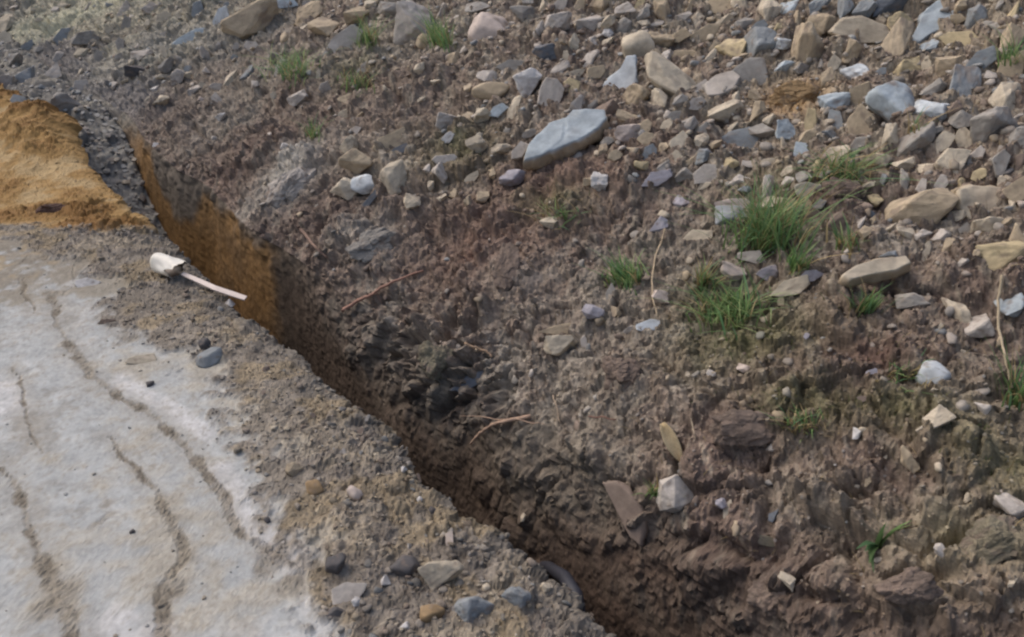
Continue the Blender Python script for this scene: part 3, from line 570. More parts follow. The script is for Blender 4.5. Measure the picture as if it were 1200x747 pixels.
GB = 'stones bedded in the bank'; GR = 'rubble at the far end of the trench'; GV = 'stones lying on the track side'
sl_big = [(-1.0, -.62), (-.92, -.2), (-.62, .22), (-.30, .62), (.12, .80), (.60, .98), (.98, .72), (1.0, .2), (.55, -.15), (.30, -.62), (-.2, -1.0), (-.75, -.98)]
sl_spear = [(-1, -.25), (-.5, .55), (.25, .7), (.55, 1.0), (.92, .8), (1.0, .1), (.6, -.6), (.1, -.9), (-.55, -.95)]
H = [
 # top edge, towards the trench
 (260, 24, 31, 17, 82, 'slab', 'paleblue', 'flat_stone', 'narrow upright pale blue slab against the big tan block at the top', GB),
 (296, 27, 62, 42, 12, 'block', 'tan', 'boulder', 'big tan block with a rounded top near the top edge, beside a pale blue slab', GB),
 (224, 46, 42, 15, 22, 'slab', 'blue', 'flat_stone', 'flat blue-grey slab lying just below and trenchward of the upright pale blue slab', GB),
 (234, 14, 20, 20, 60, 'slab', 'bluegrey', 'flat_stone', 'small dull blue slab cut off above the flat blue-grey slab', GB),
 (336, 4, 24, 12, 0, 'slab', 'blue', 'flat_stone', 'small blue slab cut by the top edge above the tan block', GB),
 (402, 52, 52, 22, 33, 'slab', 'pale', 'flat_stone', 'long pale slab slanting beside the grass at the top', GB),
 (487, 30, 40, 46, 0, 'block', 'pale', 'boulder', 'big pale grey block beside the bright narrow grass tuft near the top edge', GB),
 (572, 39, 50, 46, 20, 'round', 'pink', 'boulder', 'round pinkish boulder near the top edge', GB),
 (497, 50, 17, 20, 90, 'round', 'tan', 'stone', 'small rounded tan stone at the foot of the big pale grey block', GB),
 (381, 34, 32, 26, 20, 'block', 'tan', 'stone', None, GB), (334, 47, 12, 18, 0, 'round', 'tan', 'stone', None, GB), (362, 18, 34, 22, 30, 'block', 'tan', 'stone', None, GB), (420, 18, 30, 16, 20, 'block', 'tan', 'stone', None, GB), (455, 14, 22, 18, 0, 'block', 'grey', 'stone', None, GB),
 (571, 91, 22, 13, 0, 'block', 'pale', 'stone', 'small pale stone resting on the rounded tan stone below the round pinkish boulder', GB),
 (576, 107, 40, 22, -4, 'round', 'tan', 'stone', 'rounded tan stone carrying a smaller pale stone, below the round pinkish boulder', GB),
 (620, 100, 29, 26, 20, 'block', 'white', 'stone', 'whitish angular stone beside the two stacked rounded stones', GB),
 (606, 79, 46, 14, 0, 'slab', 'grey', 'flat_stone', None, GB), (642, 62, 28, 18, 10, 'block', 'slate', 'stone', None, GB),
 (584, 130, 22, 11, 38, 'slab', 'blue', 'flat_stone', 'small blue slab touching a tan stone below the stacked rounded stones', GB), (566, 137, 20, 16, 40, 'block', 'beige', 'stone', 'beige stone touching a small blue slab below the stacked rounded stones', GB),
 (523, 145, 24, 20, 10, 'block', 'pale', 'stone', None, GB), (525, 162, 16, 10, 35, 'slab', 'white', 'flat_stone', 'small bright whitish slab on the mossy patch', GB), (521, 189, 26, 12, 5, 'slab', 'pale', 'flat_stone', None, GB),
 (459, 168, 40, 20, 22, 'slab', 'tan', 'flat_stone', 'tan slab leaning on a thin dark blue slab edge', GB), (470, 176, 46, 9, 28, 'slab', 'slate', 'flat_stone', 'thin dark blue slab on edge under a tan slab', GB),
 (418, 190, 34, 26, 0, 'block', 'tan', 'stone', None, GB), (404, 224, 22, 30, 80, 'block', 'beige', 'stone', None, GB), (430, 216, 32, 24, 30, 'round', 'paleblue', 'stone', None, GB), (466, 211, 32, 36, 30, 'block', 'beige', 'stone', None, GB),
 (437, 231, 42, 7, 50, 'slab', 'slate', 'flat_stone', 'thin dark slate blade standing on edge among beige blocks', GB), (483, 238, 16, 18, 80, 'block', 'beige', 'stone', None, GB),
 (418, 154, 12, 12, 0, 'block', 'pale', 'stone', None, GB), (334, 172, 11, 9, 50, 'block', 'white', 'stone', None, GB), (350, 116, 22, 14, 25, 'block', 'pale', 'stone', None, GB), (300, 100, 10, 9, 0, 'block', 'pale', 'stone', None, GB),
 # middle of the top
 (722, 95, 64, 21, 53, 'slab', 'paleblue', 'flat_stone', 'pale spear-shaped slab pointing down towards the long blue slab', GB),
 (746, 59, 36, 40, 80, 'round', 'beige', 'stone', None, GB), (783, 92, 62, 36, -48, 'block', 'beige', 'boulder', 'big beige boulder slanting beside the pale spear-shaped slab', GB), (745, 116, 30, 26, 0, 'block', 'tan', 'stone', None, GB),
 (843, 97, 40, 24, 22, 'slab', 'pale', 'flat_stone', 'pale grey slab jutting out above a dark hollow', GB), (858, 56, 30, 30, 50, 'block', 'yellow', 'stone', None, GB), (826, 41, 40, 17, 28, 'slab', 'tan', 'flat_stone', None, GB), (803, 66, 30, 12, 0, 'slab', 'tan', 'flat_stone', None, GB),
 (735, 158, 28, 17, 0, 'block', 'pink', 'stone', None, GB), (735, 138, 24, 14, -30, 'block', 'tan', 'stone', None, GB), (704, 212, 22, 18, -60, 'block', 'white', 'stone', 'white angular chip just below the long blue slab', GB), (692, 214, 12, 18, 80, 'block', 'tan', 'stone', None, GB),
 (769, 210, 36, 16, 22, 'slab', 'lilac', 'flat_stone', None, GB), (832, 203, 36, 19, 15, 'slab', 'pale', 'flat_stone', None, GB), (799, 238, 17, 16, -40, 'block', 'lilac', 'stone', None, GB), (860, 241, 40, 14, 5, 'slab', 'pink', 'flat_stone', 'pinkish slab lying on a dull blue block beside the tallest grass tuft', GB), (857, 254, 34, 22, 0, 'block', 'bluegrey', 'stone', 'dull blue block under a pinkish slab beside the tallest grass tuft', GB),
 (600, 209, 28, 17, 10, 'block', 'lilac', 'stone', None, GB), (653, 28, 32, 22, 10, 'block', 'pale', 'stone', None, GB), (690, 30, 30, 24, 0, 'block', 'pale', 'stone', None, GB), (712, 40, 14, 11, 0, 'block', 'white', 'stone', None, GB), (560, 10, 26, 14, 0, 'block', 'grey', 'stone', None, GB), (612, 18, 26, 18, 0, 'block', 'grey', 'stone', None, GB),
 # upper corner away from the trench
 (1092, 27, 72, 32, 46, 'slab', 'blue', 'flat_stone', 'big tilted blue slab cut by the top edge', GB), (947, 57, 54, 34, 84, 'block', 'tan', 'boulder', 'upright tan boulder taller than wide, near the top edge', GB),
 (1010, 36, 66, 30, -12, 'slab', 'beige', 'flat_stone', 'broad beige slab roofing a dark hollow near the top', GB), (1050, 57, 62, 24, 68, 'block', 'tan', 'stone', 'long tan stone standing between a dark hollow and the tilted blue slab', GB), (1132, 48, 54, 22, -10, 'slab', 'yellow', 'flat_stone', 'yellowish slab under the tilted blue slab near the top edge', GB), (1150, 71, 36, 19, 28, 'slab', 'bluegrey', 'flat_stone', None, GB), (1146, 22, 32, 24, 20, 'block', 'bluegrey', 'stone', None, GB),
 (1001, 88, 32, 24, -10, 'block', 'paleblue', 'stone', None, GB), (978, 122, 34, 22, 5, 'block', 'blue', 'stone', None, GB), (1050, 122, 56, 50, 15, 'round', 'blue', 'boulder', 'big rounded blue boulder, the largest blue one below the top', GB), (1091, 133, 38, 24, -8, 'block', 'paleblue', 'stone', 'pale blue stone touching the big rounded blue boulder', GB),
 (918, 52, 14, 18, 80, 'block', 'paleblue', 'stone', None, GB), (1177, 116, 40, 28, 60, 'block', 'beige', 'stone', None, GB), (1186, 46, 24, 30, 0, 'block', 'tan', 'stone', None, GB), (960, 8, 28, 16, 30, 'block', 'bluegrey', 'stone', None, GB), (1045, 8, 40, 18, 10, 'block', 'slate', 'stone', None, GB), (900, 14, 34, 24, 60, 'block', 'beige', 'stone', None, GB),
 (1074, 247, 84, 36, 14, 'block', 'tan', 'boulder', 'wide tan boulder with a dark hollow on its trench side', GB), (1156, 238, 70, 44, 0, 'block', 'beige', 'boulder', 'squarish beige boulder beside the wide tan boulder', GB), (1178, 304, 54, 32, 10, 'block', 'yellow', 'boulder', 'yellowish boulder at the frame edge below the squarish beige boulder', GB), (1026, 312, 76, 15, 14, 'slab', 'beige', 'flat_stone', 'long thin beige slab sticking out over a dark hollow', GB), (1042, 303, 20, 18, 60, 'block', 'bluegrey', 'stone', None, GB),
 (926, 338, 44, 18, 22, 'slab', 'beige', 'flat_stone', 'beige slab leaning under a smaller grey slab below the grass', GB), (949, 323, 30, 12, 12, 'slab', 'lilac', 'flat_stone', 'small grey slab on top of the leaning beige slab', GB), (881, 301, 30, 14, -6, 'slab', 'pale', 'flat_stone', 'pale flat slab between the tallest grass tuft and the low bushy tuft', GB), (858, 319, 28, 18, -35, 'block', 'pink', 'stone', None, GB), (900, 320, 22, 17, 0, 'block', 'lilac', 'stone', None, GB),
 (819, 277, 32, 16, 22, 'slab', 'beige', 'flat_stone', 'beige slab lying alone between the dry stalk and the tallest grass tuft', GB), (761, 383, 28, 13, 12, 'slab', 'paleblue', 'flat_stone', 'pale blue slab at the foot of the dry upright stalk', GB), (696, 367, 16, 24, 70, 'block', 'lilac', 'stone', None, GB), (716, 345, 13, 26, 0, 'slab', 'grey', 'flat_stone', None, GB), (661, 386, 52, 11, 8, 'slab', 'tan', 'flat_stone', None, GB), (656, 404, 36, 22, 15, 'block', 'beige', 'stone', None, GB), (684, 402, 9, 20, 0, 'slab', 'pale', 'flat_stone', None, GB), (770, 265, 22, 16, 20, 'block', 'lilac', 'stone', 'lilac grey stone at the upper end of the dry upright stalk', GB), (774, 348, 18, 14, 0, 'block', 'pink', 'stone', None, GB), (722, 366, 12, 14, 0, 'block', 'tan', 'stone', None, GB),
 (1091, 438, 38, 34, 30, 'round', 'paleblue', 'stone', 'rounded pale blue stone on the dark soil below the yellowish boulder', GB), (1146, 385, 30, 36, -30, 'block', 'pale', 'stone', None, GB), (1121, 368, 44, 22, -55, 'block', 'beige', 'stone', None, GB), (1070, 352, 36, 16, 8, 'block', 'grey', 'stone', None, GB), (1187, 357, 30, 26, 30, 'block', 'blue', 'stone', 'blue-grey stone behind the curved dry stalk at the frame edge', GB), (1100, 494, 34, 26, -10, 'block', 'beige', 'stone', 'beige stone alone below the rounded pale blue stone', GB), (1002, 508, 14, 14, 40, 'block', 'white', 'stone', None, GB), (1065, 538, 32, 15, -66, 'block', 'tan', 'stone', None, GB), (645, 262, 22, 13, 12, 'block', 'beige', 'stone', None, GB), (872, 432, 12, 18, 80, 'block', 'pink', 'stone', None, GB), (833, 438, 8, 12, 80, 'block', 'pale', 'stone', None, GB),
 (795, 580, 44, 40, -20, 'block', 'pale', 'boulder', 'pale squat stone under the curled dry leaf', GB), (853, 598, 11, 26, -10, 'slab', 'beige', 'flat_stone', None, GB), (845, 590, 14, 14, 0, 'block', 'lilac', 'stone', None, GB), (922, 680, 22, 13, -38, 'block', 'beige', 'stone', None, GB), (1103, 648, 15, 20, 10, 'block', 'pale', 'stone', None, GB), (1180, 590, 26, 38, 20, 'block', 'pale', 'stone', None, GB), (900, 634, 30, 11, -10, 'slab', 'olive', 'flat_stone', None, GB), (908, 606, 14, 16, 0, 'block', 'slate', 'stone', None, GB), (1150, 480, 14, 22, 80, 'block', 'pale', 'stone', None, GB),
 (738, 596, 62, 40, 125, 'slab', 'brown', 'flat_stone', 'smooth flat grey-brown plate lying against the bank above the trench', GB), (593, 318, 70, 36, 84, 'clod', 'brown', 'soil_clod', 'tall brown-grey clod standing out of bare soil above the reddish root', 'clods of earth on the bank'), (552, 446, 48, 13, 28, 'slab', 'slate', 'flat_stone', 'dark blue slab wedged in the crevice above the trench', GB),
 # clods of earth
 (727, 438, 46, 52, 80, 'clod', 'brown', 'soil_clod', 'rounded brown clod below the pale blue slab and the dry stalk', 'clods of earth on the bank'), (436, 288, 66, 42, 10, 'clod', 'grey', 'soil_clod', 'grey crumbly clod above the reddish root', 'clods of earth on the bank'), (512, 424, 44, 52, 70, 'clod', 'olive', 'soil_clod', 'olive brown clod hanging over the dark crevice by the trench', 'clods of earth on the bank'), (932, 112, 66, 40, 0, 'clod', 'clay', 'soil_clod', 'ochre clay clod under the upright tan boulder', 'clods of earth on the bank'), (985, 228, 56, 44, 10, 'clod', 'brown', 'soil_clod', 'purplish brown clod behind the tallest grass tuft', 'clods of earth on the bank'), (1160, 640, 84, 66, 20, 'clod', 'olive', 'soil_clod', 'largest olive clod, at the frame edge near the bottom', 'clods of earth on the bank'), (1064, 690, 50, 84, 100, 'clod', 'brown', 'soil_clod', 'tall brown clod below the drooping grass blades, split by a crack', 'clods of earth on the bank'), (872, 502, 90, 56, 10, 'clod', 'brown', 'soil_clod', 'broad dark brown clod overhanging its own hollow', 'clods of earth on the bank'), (344, 222, 76, 52, 48, 'clod', 'pale', 'soil_clod', 'large pale clay clod at the lip above the orange trench wall', 'clods of earth on the bank'), (905, 700, 70, 60, 60, 'clod', 'brown', 'soil_clod', 'brown clod at the bottom edge between the trench and the tall split clod', 'clods of earth on the bank'), (62, 246, 50, 24, 5, 'clod', lin(96, 76, 68), 'soil_clod', 'dark brown flat clod lying on the orange soil', 'clods of earth on the track side'),
 # track side
 (245, 422, 36, 26, 15, 'round', 'bluegrey', 'stone', 'blue-grey rounded stone on the dirt patch of the track', GV), (240, 405, 17, 15, 0, 'round', 'dark', 'stone', 'dark stone touching the back of the blue-grey rounded stone', GV), (268, 358, 12, 10, 40, 'block', 'white', 'pebble', 'white pebble below the pale lath beside the trench', GV),
 (416, 581, 20, 20, 0, 'round', 'pink', 'pebble', 'round pinkish pebble on the brown verge', GV), (370, 574, 22, 21, 0, 'round', 'clay', 'pebble', 'ochre rounded pebble beside the round pinkish pebble', GV), (345, 553, 21, 17, 0, 'block', 'tan', 'pebble', None, GV), (394, 662, 26, 25, 0, 'round', 'dark', 'stone', 'dark round stone at the edge of the pale track', GV), (477, 666, 42, 32, 22, 'round', 'dark', 'stone', 'largest dark grey stone on the verge, leaning on a pale beige one', GV), (517, 677, 54, 34, 0, 'block', 'beige', 'stone', 'pale beige block with a dark stone leaning on it near the bottom', GV), (452, 681, 12, 13, 0, 'block', 'white', 'pebble', 'white pebble beside the largest dark grey stone', GV), (505, 718, 34, 27, 0, 'round', 'clay', 'stone', 'ochre stone at the bottom edge below the pale beige block', GV), (555, 716, 50, 34, 12, 'block', 'bluegrey', 'stone', 'blue-grey block at the bottom edge beside the ochre stone', GV), (607, 701, 30, 28, 40, 'block', 'bluegrey', 'stone', None, GV), (569, 690, 12, 12, 0, 'round', 'beige', 'pebble', None, GV), (506, 601, 12, 14, 0, 'round', 'dark', 'pebble', None, GV), (527, 632, 10, 18, 0, 'block', 'pink', 'pebble', None, GV), (473, 551, 9, 8, 0, 'block', 'white', 'pebble', None, GV), (410, 698, 44, 30, 10, 'slab', 'pale', 'flat_stone', None, GV), (396, 720, 28, 16, 0, 'round', 'dark', 'stone', None, GV), (103, 333, 32, 13, 5, 'slab', 'white', 'flat_stone', 'flat whitish slab lying on the track below the white pipe', GV), (165, 423, 38, 13, 4, 'slab', 'beige', 'flat_stone', None, GV), (169, 249, 32, 7, -4, 'slab', 'grey', 'flat_stone', 'thin grey slab at the trench lip below the orange soil', GV), (176, 451, 10, 9, 0, 'round', 'dark', 'pebble', None, GV), (313, 610, 10, 9, 0, 'round', 'dark', 'pebble', None, GV), (155, 624, 8, 7, 0, 'round', 'dark', 'pebble', None, GV), (125, 377, 24, 9, 0, 'clod', 'brown', 'soil_clod', 'small flat brown clod alone on the track above the dirt patch', 'clods of earth on the track side'), (492, 586, 8, 9, 0, 'round', 'white', 'pebble', None, GV), (418, 706, 14, 12, 0, 'block', 'white', 'pebble', None, GV), (640, 690, 16, 14, 0, 'block', 'beige', 'pebble', None, GV), (474, 735, 14, 12, 0, 'block', 'white', 'pebble', None, GV),
 # rubble at the far end
 (73, 123, 48, 26, 4, 'block', 'grey', 'boulder', 'big grey rubble block behind the orange soil', GR), (29, 93, 32, 24, 10, 'block', 'bluegrey', 'stone', None, GR), (9, 100, 26, 20, 0, 'block', 'pale', 'stone', None, GR), (101, 47, 36, 17, 8, 'block', 'grey', 'stone', None, GR), (126, 49, 14, 11, 0, 'block', 'beige', 'stone', None, GR), (18, 70, 20, 13, 10, 'block', 'grey', 'stone', None, GR), (49, 60, 16, 10, 0, 'block', 'grey', 'stone', None, GR), (160, 84, 28, 18, 20, 'block', 'dark', 'stone', None, GR), (197, 77, 22, 14, 50, 'block', 'grey', 'stone', None, GR), (211, 76, 13, 22, 0, 'block', 'grey', 'stone', None, GR), (241, 63, 13, 18, 0, 'block', 'pale', 'stone', None, GR), (183, 105, 11, 8, 35, 'block', 'white', 'stone', None, GR), (236, 117, 9, 7, 0, 'block', 'pink', 'stone', None, GR), (259, 138, 14, 10, 0, 'block', 'white', 'stone', None, GR), (143, 66, 18, 8, 10, 'slab', 'grey', 'flat_stone', None, GR), (22, 118, 20, 12, 0, 'slab', 'bluegrey', 'flat_stone', None, GR), (255, 102, 20, 9, 0, 'slab', 'pale', 'flat_stone', None, GR), (183, 171, 9, 7, 0, 'slab', 'white', 'flat_stone', None, GR)]
def plate(poly, nor, thick, col, side, label, group, seed, dust=.4, lift=.0):
    """a broken slab: outline read from the photograph, laid on its own plane in the ground, with real thickness and a chipped rim"""
    cx, cy = np.mean([p[0] for p in poly]), np.mean([p[1] for p in poly])
    d, loc, _ = cast(cx, cy); nor = Vector(nor).normalized(); rng = random.Random(seed); o0 = Vector((0, 0, CAMH)); base = loc + nor * lift
    pts = []
    for p in poly:
        v = Vector(ray(*p)); pts.append(o0 + v * ((base - o0).dot(nor) / v.dot(nor)))
    den = []
    for a, b in zip(pts, pts[1:] + pts[:1]):
        n = max(2, int((b - a).length / .008))
        for i in range(n): den.append(a.lerp(b, i / n))
    c = sum(den, Vector()) / len(den); n = len(den); sz = max((p - c).length for p in den)
    den = [p + (p - c).normalized() * (sz * .03 * fb) for p, fb in zip(den, fbm(np.array([x[:] for x in den], F) + seed, .05, seed, 3))]
    rings = [(.1 + .085 * i, 0) for i in range(10)] + [(.94, 0), (.975, -.03), (1.0, -.22), (1.01, -.5), (1.0, -.8), (.95, -1.0), (.5, -1.05)]
    V = [Vector((0, 0, 0))]; kind_ = [0]
    for f, h in rings:
        for p in den: V.append((p - c) * f + nor * (h * thick)); kind_.append(1 if h < -.1 else 0)
    Va = np.array([v[:] for v in V], F); nz = np.array(nor, F); W = Va + seed
    step = clods(W, .16, seed, .7, .25) * .10 * thick + fbm(W, .12, seed + 1, 3) * .22 * thick
    Va += nz[None] * step[:, None] * (np.array(kind_) == 0)[:, None]
    out = Va - np.outer(Va @ nz, nz); out /= np.linalg.norm(out, axis=1, keepdims=True) + 1e-6
    Va += out * (np.array(kind_)[:, None] * (clods(W, .05, seed + 2, .8, .5)[:, None] * .012 + fbm(W, .02, seed + 3, 2)[:, None] * .006))
    Fq = []
    for j in range(n): Fq.append((0, 1 + j, 1 + (j + 1) % n))
    for r in range(len(rings) - 1):
        for j in range(n):
            a, b = 1 + r * n + j, 1 + r * n + (j + 1) % n; Fq += [(a, a + n, b), (b, a + n, b + n)]
    last = 1 + (len(rings) - 1) * n
    for j in range(1, n - 1): Fq.append((last, last + j + 1, last + j))
    cc = np.where(np.array(kind_)[:, None] == 1, PAL[side][None], PAL[col][None]).astype(F)
    cc = cc * (1 + .16 * fbm(W, .05, seed + 4, 4))[:, None]; cc = mixc(cc, SOIL * 1.25, dust * sst(.0, .6, fbm(W, .08, seed + 5, 4)))
    o = link('flat_stone', mesh_np('flat_stone', Va, np.array(Fq, np.int32), cc, M_STONE, True, 3), None, c)
    xs, ys = [p[0] for p in poly], [p[1] for p in poly]
    tag(o, label, 'flat stone', group); STONES.append([o, cx, cy, max(xs) - min(xs), max(ys) - min(ys), col, 'slab', label])
plate([(613, 188), (618, 172), (643, 146), (664, 139), (672, 129), (708, 126), (711, 138), (702, 150), (672, 166), (648, 176), (632, 183)], (-.20, -.42, .88), .075, 'blue', 'tan', 'largest blue slab of all, long with a tan worn lower edge', GB, 31, .25, .07)
plate([(696, 124), (699, 108), (713, 92), (727, 80), (734, 66), (743, 64), (747, 82), (743, 100), (728, 110), (710, 121)], (-.3, -.75, .6), .03, 'paleblue', 'blue', 'pale spear-shaped slab pointing down towards the long blue slab', GB, 32, .15, .03)
plate([(1063, 52), (1074, 34), (1082, 14), (1098, 0), (1122, -6), (1124, 10), (1112, 28), (1090, 40), (1078, 50)], (-.3, -.6, .75), .05, 'blue', 'bluegrey', 'big tilted blue slab cut by the top edge', GB, 33, .25, .03)
plate([(1122, 222), (1140, 216), (1172, 219), (1188, 226), (1190, 250), (1172, 258), (1136, 258), (1124, 244)], (-.2, -.8, .55), .10, 'beige', 'tan', 'squarish beige boulder beside the wide tan boulder', GB, 34, .5, .03)
plate([(986, 322), (1002, 312), (1034, 302), (1062, 300), (1068, 308), (1050, 316), (1016, 322), (996, 328)], (-.15, -.45, .88), .045, 'beige', 'tan', 'long thin beige slab sticking out over a dark hollow', GB, 35, .4, .05)
plate([(826, 98), (838, 88), (858, 82), (868, 90), (860, 104), (842, 112), (828, 112)], (-.25, -.55, .8), .05, 'pale', 'grey', 'pale grey slab jutting out above a dark hollow', GB, 36, .4, .04)
plate([(706, 566), (722, 563), (742, 582), (754, 604), (750, 640), (738, 630), (722, 600)], (-.55, -.62, .55), .035, 'brown', 'brown', 'smooth flat grey-brown plate lying against the bank above the trench', GB, 37, .7, .04)
H = [h for h in H if h[8] not in [a[7] for a in STONES]]
for h in H:
    h = list(h); g = 1.16 if h[9] == GB and h[5] != 'clod' and h[2] > 14 else 1.0; h[2] *= g; h[3] *= g
    stone(*h, sink=.31 if h[5] != 'clod' else .55, lv=5 if h[5] == 'clod' else None)

# stones filling the rocky parts of the bank and the far rubble
rnd = random.Random(77)
AREAS = [((840, 1198, 4, 200), 44, (30, 64), ('tan', 'beige', 'pale', 'bluegrey', 'beige', 'tan', 'grey', 'blue', 'yellow'), GB, lambda x, y: True), ((600, 860, 2, 130), 22, (24, 46), ('tan', 'beige', 'pale', 'grey'), GB, lambda x, y: True),
         ((620, 1196, 4, 330), 126, (17, 52), ('tan', 'beige', 'pale', 'grey', 'tan', 'beige', 'pale', 'tan', 'beige', 'bluegrey', 'yellow', 'grey', 'brown'), GB, lambda x, y: y < 330 - (1196 - x) * .30),
         ((350, 640, 2, 240), 34, (11, 30), ('tan', 'pale', 'pale', 'beige', 'beige'), GB, lambda x, y: y < 250 - (640 - x) * .1 and y < (x - 250) * 1.2),
         ((2, 330, 3, 160), 58, (10, 30), ('grey', 'pale', 'pale', 'beige', 'beige', 'bluegrey'), GR, lambda x, y: y < 105 + (x > 150) * 20 and y < 100 + x * .3),
         ((640, 1196, 330, 735), 18, (8, 17), ('pale', 'beige', 'brown', 'tan', 'lilac'), GB, lambda x, y: y < 380 + (x - 640) * .6),
         ((230, 690, 380, 740), 14, (8, 14), ('grey', 'pale', 'brown', 'beige'), GV, lambda x, y: (y - 560) > (x - 560) * .68 and x > 220 + (y - 400) * .55)]
for (x0, x1, y0, y1), cnt, (l0, l1), cols, grp, ok in AREAS:
    k = tries = 0
    while k < cnt and tries < 5000:
        tries += 1
        x, y = rnd.uniform(x0, x1), rnd.uniform(y0, y1); L = l0 + (l1 - l0) * rnd.random() ** 1.5
        if not ok(x, y): continue
        if any(abs(x - a[1]) < (L + a[3]) * .34 and abs(y - a[2]) < (L + a[4]) * .34 for a in STONES): continue
        kind = rnd.choice(('block', 'block', 'block', 'slab', 'slab', 'block'))
        ang = rnd.choice((rnd.gauss(25, 20), rnd.gauss(70, 25)))
        if stone(round(x, 1), round(y, 1), L, L * rnd.uniform(.42, .85), ang, kind, rnd.choice(cols), 'flat_stone' if kind == 'slab' else 'stone', None, grp, sink=rnd.uniform(.24, .42)): k += 1

# labels for those not named by hand: colour and form, then what they lie beside or between
LM = [('the largest blue slab', 662, 165), ('the pale spear-shaped slab', 722, 95), ('the round pinkish boulder', 572, 39), ('the big pale grey block', 487, 30), ('the big tan block', 296, 27), ('the tallest grass tuft', 900, 250), ('the low bushy grass tuft', 855, 350),
      ('the dry upright stalk', 768, 320), ('the big rounded blue boulder', 1050, 122), ('the tilted blue slab', 1092, 27), ('the wide tan boulder', 1074, 247), ('the squarish beige boulder', 1156, 238), ('the ochre clay clod', 932, 112), ('the reddish root', 450, 345),
      ('the forked pale root', 585, 500), ('the short bristly grass tuft', 735, 312), ('the upright tan boulder', 947, 57), ('the drooping grass blades', 1030, 630), ('the big grey rubble block', 73, 123), ('the yellowish boulder', 1178, 304), ('the slanting beige boulder', 783, 92),
      ('the large pale clay clod', 344, 222), ('the flat blue-grey slab', 224, 46), ('the long pale slab', 402, 52), ('the white pipe', 205, 312), ('the blue-grey rounded stone', 245, 422), ('the round pinkish pebble', 416, 581), ('the largest dark grey stone', 477, 666), ('the dark round stone', 394, 662),
      ('the rounded pale blue stone', 1091, 438), ('the broad dark brown clod', 872, 502), ('the curled dry leaf', 790, 522), ('the grey crumbly clod', 436, 288), ('the tan slab on a dark blue edge', 459, 168), ('the whitish angular stone', 620, 100), ('the long thin beige slab', 1026, 312), ('the leaning beige slab', 926, 338), ('the tall brown-grey clod', 593, 318)]
used = set(a[7] for a in STONES if a[7])
order = sorted([a for a in STONES if not a[7]], key=lambda a: -a[3])
KN = dict(slab='slab', block='angular stone', round='rounded stone', clod='clod')
for a in order:
    o, x, y, L, W, col, kind, _ = a
    size = 'big ' if L > 40 else '' if L > 22 else 'small ' if L > 12 else 'tiny '
    noun = (KN[kind] if o.name.split('.')[0] != 'pebble' else 'pebble')
    near = sorted(LM, key=lambda l: math.hypot(l[1] - x, l[2] - y))[:7]
    cands = []
    for n in near[:3]:
        dx, dy = x - n[1], y - n[2]; d = math.hypot(dx, dy)
        if abs(dy) > 1.6 * abs(dx): w = ('just above ' if dy < 0 else 'just below ') + n[0]
        elif abs(dx) > 1.6 * abs(dy): w = ('trenchward of ' + n[0]) if dx < 0 else ('beside ' + n[0] + ', away from the trench')
        else: w = ('above' if dy < 0 else 'below') + (' and trenchward of ' + n[0] if dx < 0 else ' ' + n[0] + ', away from the trench')
        if d < 75: cands.append((d, w))
    for i in range(len(near)):
        for j in range(i + 1, len(near)):
            A, Bq = near[i], near[j]; va = (A[1] - x, A[2] - y); vb_ = (Bq[1] - x, Bq[2] - y)
            la, lb = math.hypot(*va), math.hypot(*vb_)
            if la < 1 or lb < 1: continue
            if (va[0] * vb_[0] + va[1] * vb_[1]) / la / lb < -.5: cands.append(((la + lb) * .6, 'between %s and %s' % (A[0], Bq[0])))
    for i in range(3):
        for j in range(i + 1, 5): cands.append((900 + math.hypot(near[j][1] - x, near[j][2] - y), 'near %s, facing %s' % (near[i][0], near[j][0])))
    cands.sort(); lab = None
    for _, c in cands:
        t = '%s%s %s %s' % (size, WORD[col], noun, c)
        if t not in used and len(t.split()) <= 16: lab = t; break
    if lab is None:
        lab = '%s%s %s %s' % (size, WORD[col], noun, cands[0][1])
    used.add(lab); o['label'] = lab; a[7] = lab
# ------------------------------------------------------------------ grass, roots, pipe, lath, loose gravel
def blades_mesh(name, specs, segs=5, material=None):
    """specs: root, direction up, lean direction, length, width, bend, colour"""
    V, Fq, Cc = [], [], []
    for root, up, side, lean, ln, w, bend, col in specs:
        b = len(V); n = segs
        for i in range(n + 1):
            t = i / n
            p = root + up * (ln * (t - .35 * bend * t * t)) + lean * (ln * (.25 * t + bend * t * t))
            hw = w * (1 - t ** 1.6) * .5 + .0003
            fold = lean * (w * .18 * (1 - t))
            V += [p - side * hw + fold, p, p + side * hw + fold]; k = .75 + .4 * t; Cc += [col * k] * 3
        for i in range(n):
            q = b + 3 * i; Fq += [(q, q + 1, q + 4, q + 3), (q + 1, q + 2, q + 5, q + 4)]
    return mesh_np(name, np.array([v[:] for v in V], F), np.array(Fq, np.int32), np.clip(np.array(Cc, F), .005, .8), material or M_GRASS)
GREENS = [lin(106, 134, 84), lin(116, 146, 90), lin(94, 122, 80), lin(138, 154, 106), lin(98, 134, 94)]
DRY = [lin(168, 150, 112), lin(140, 126, 92)]
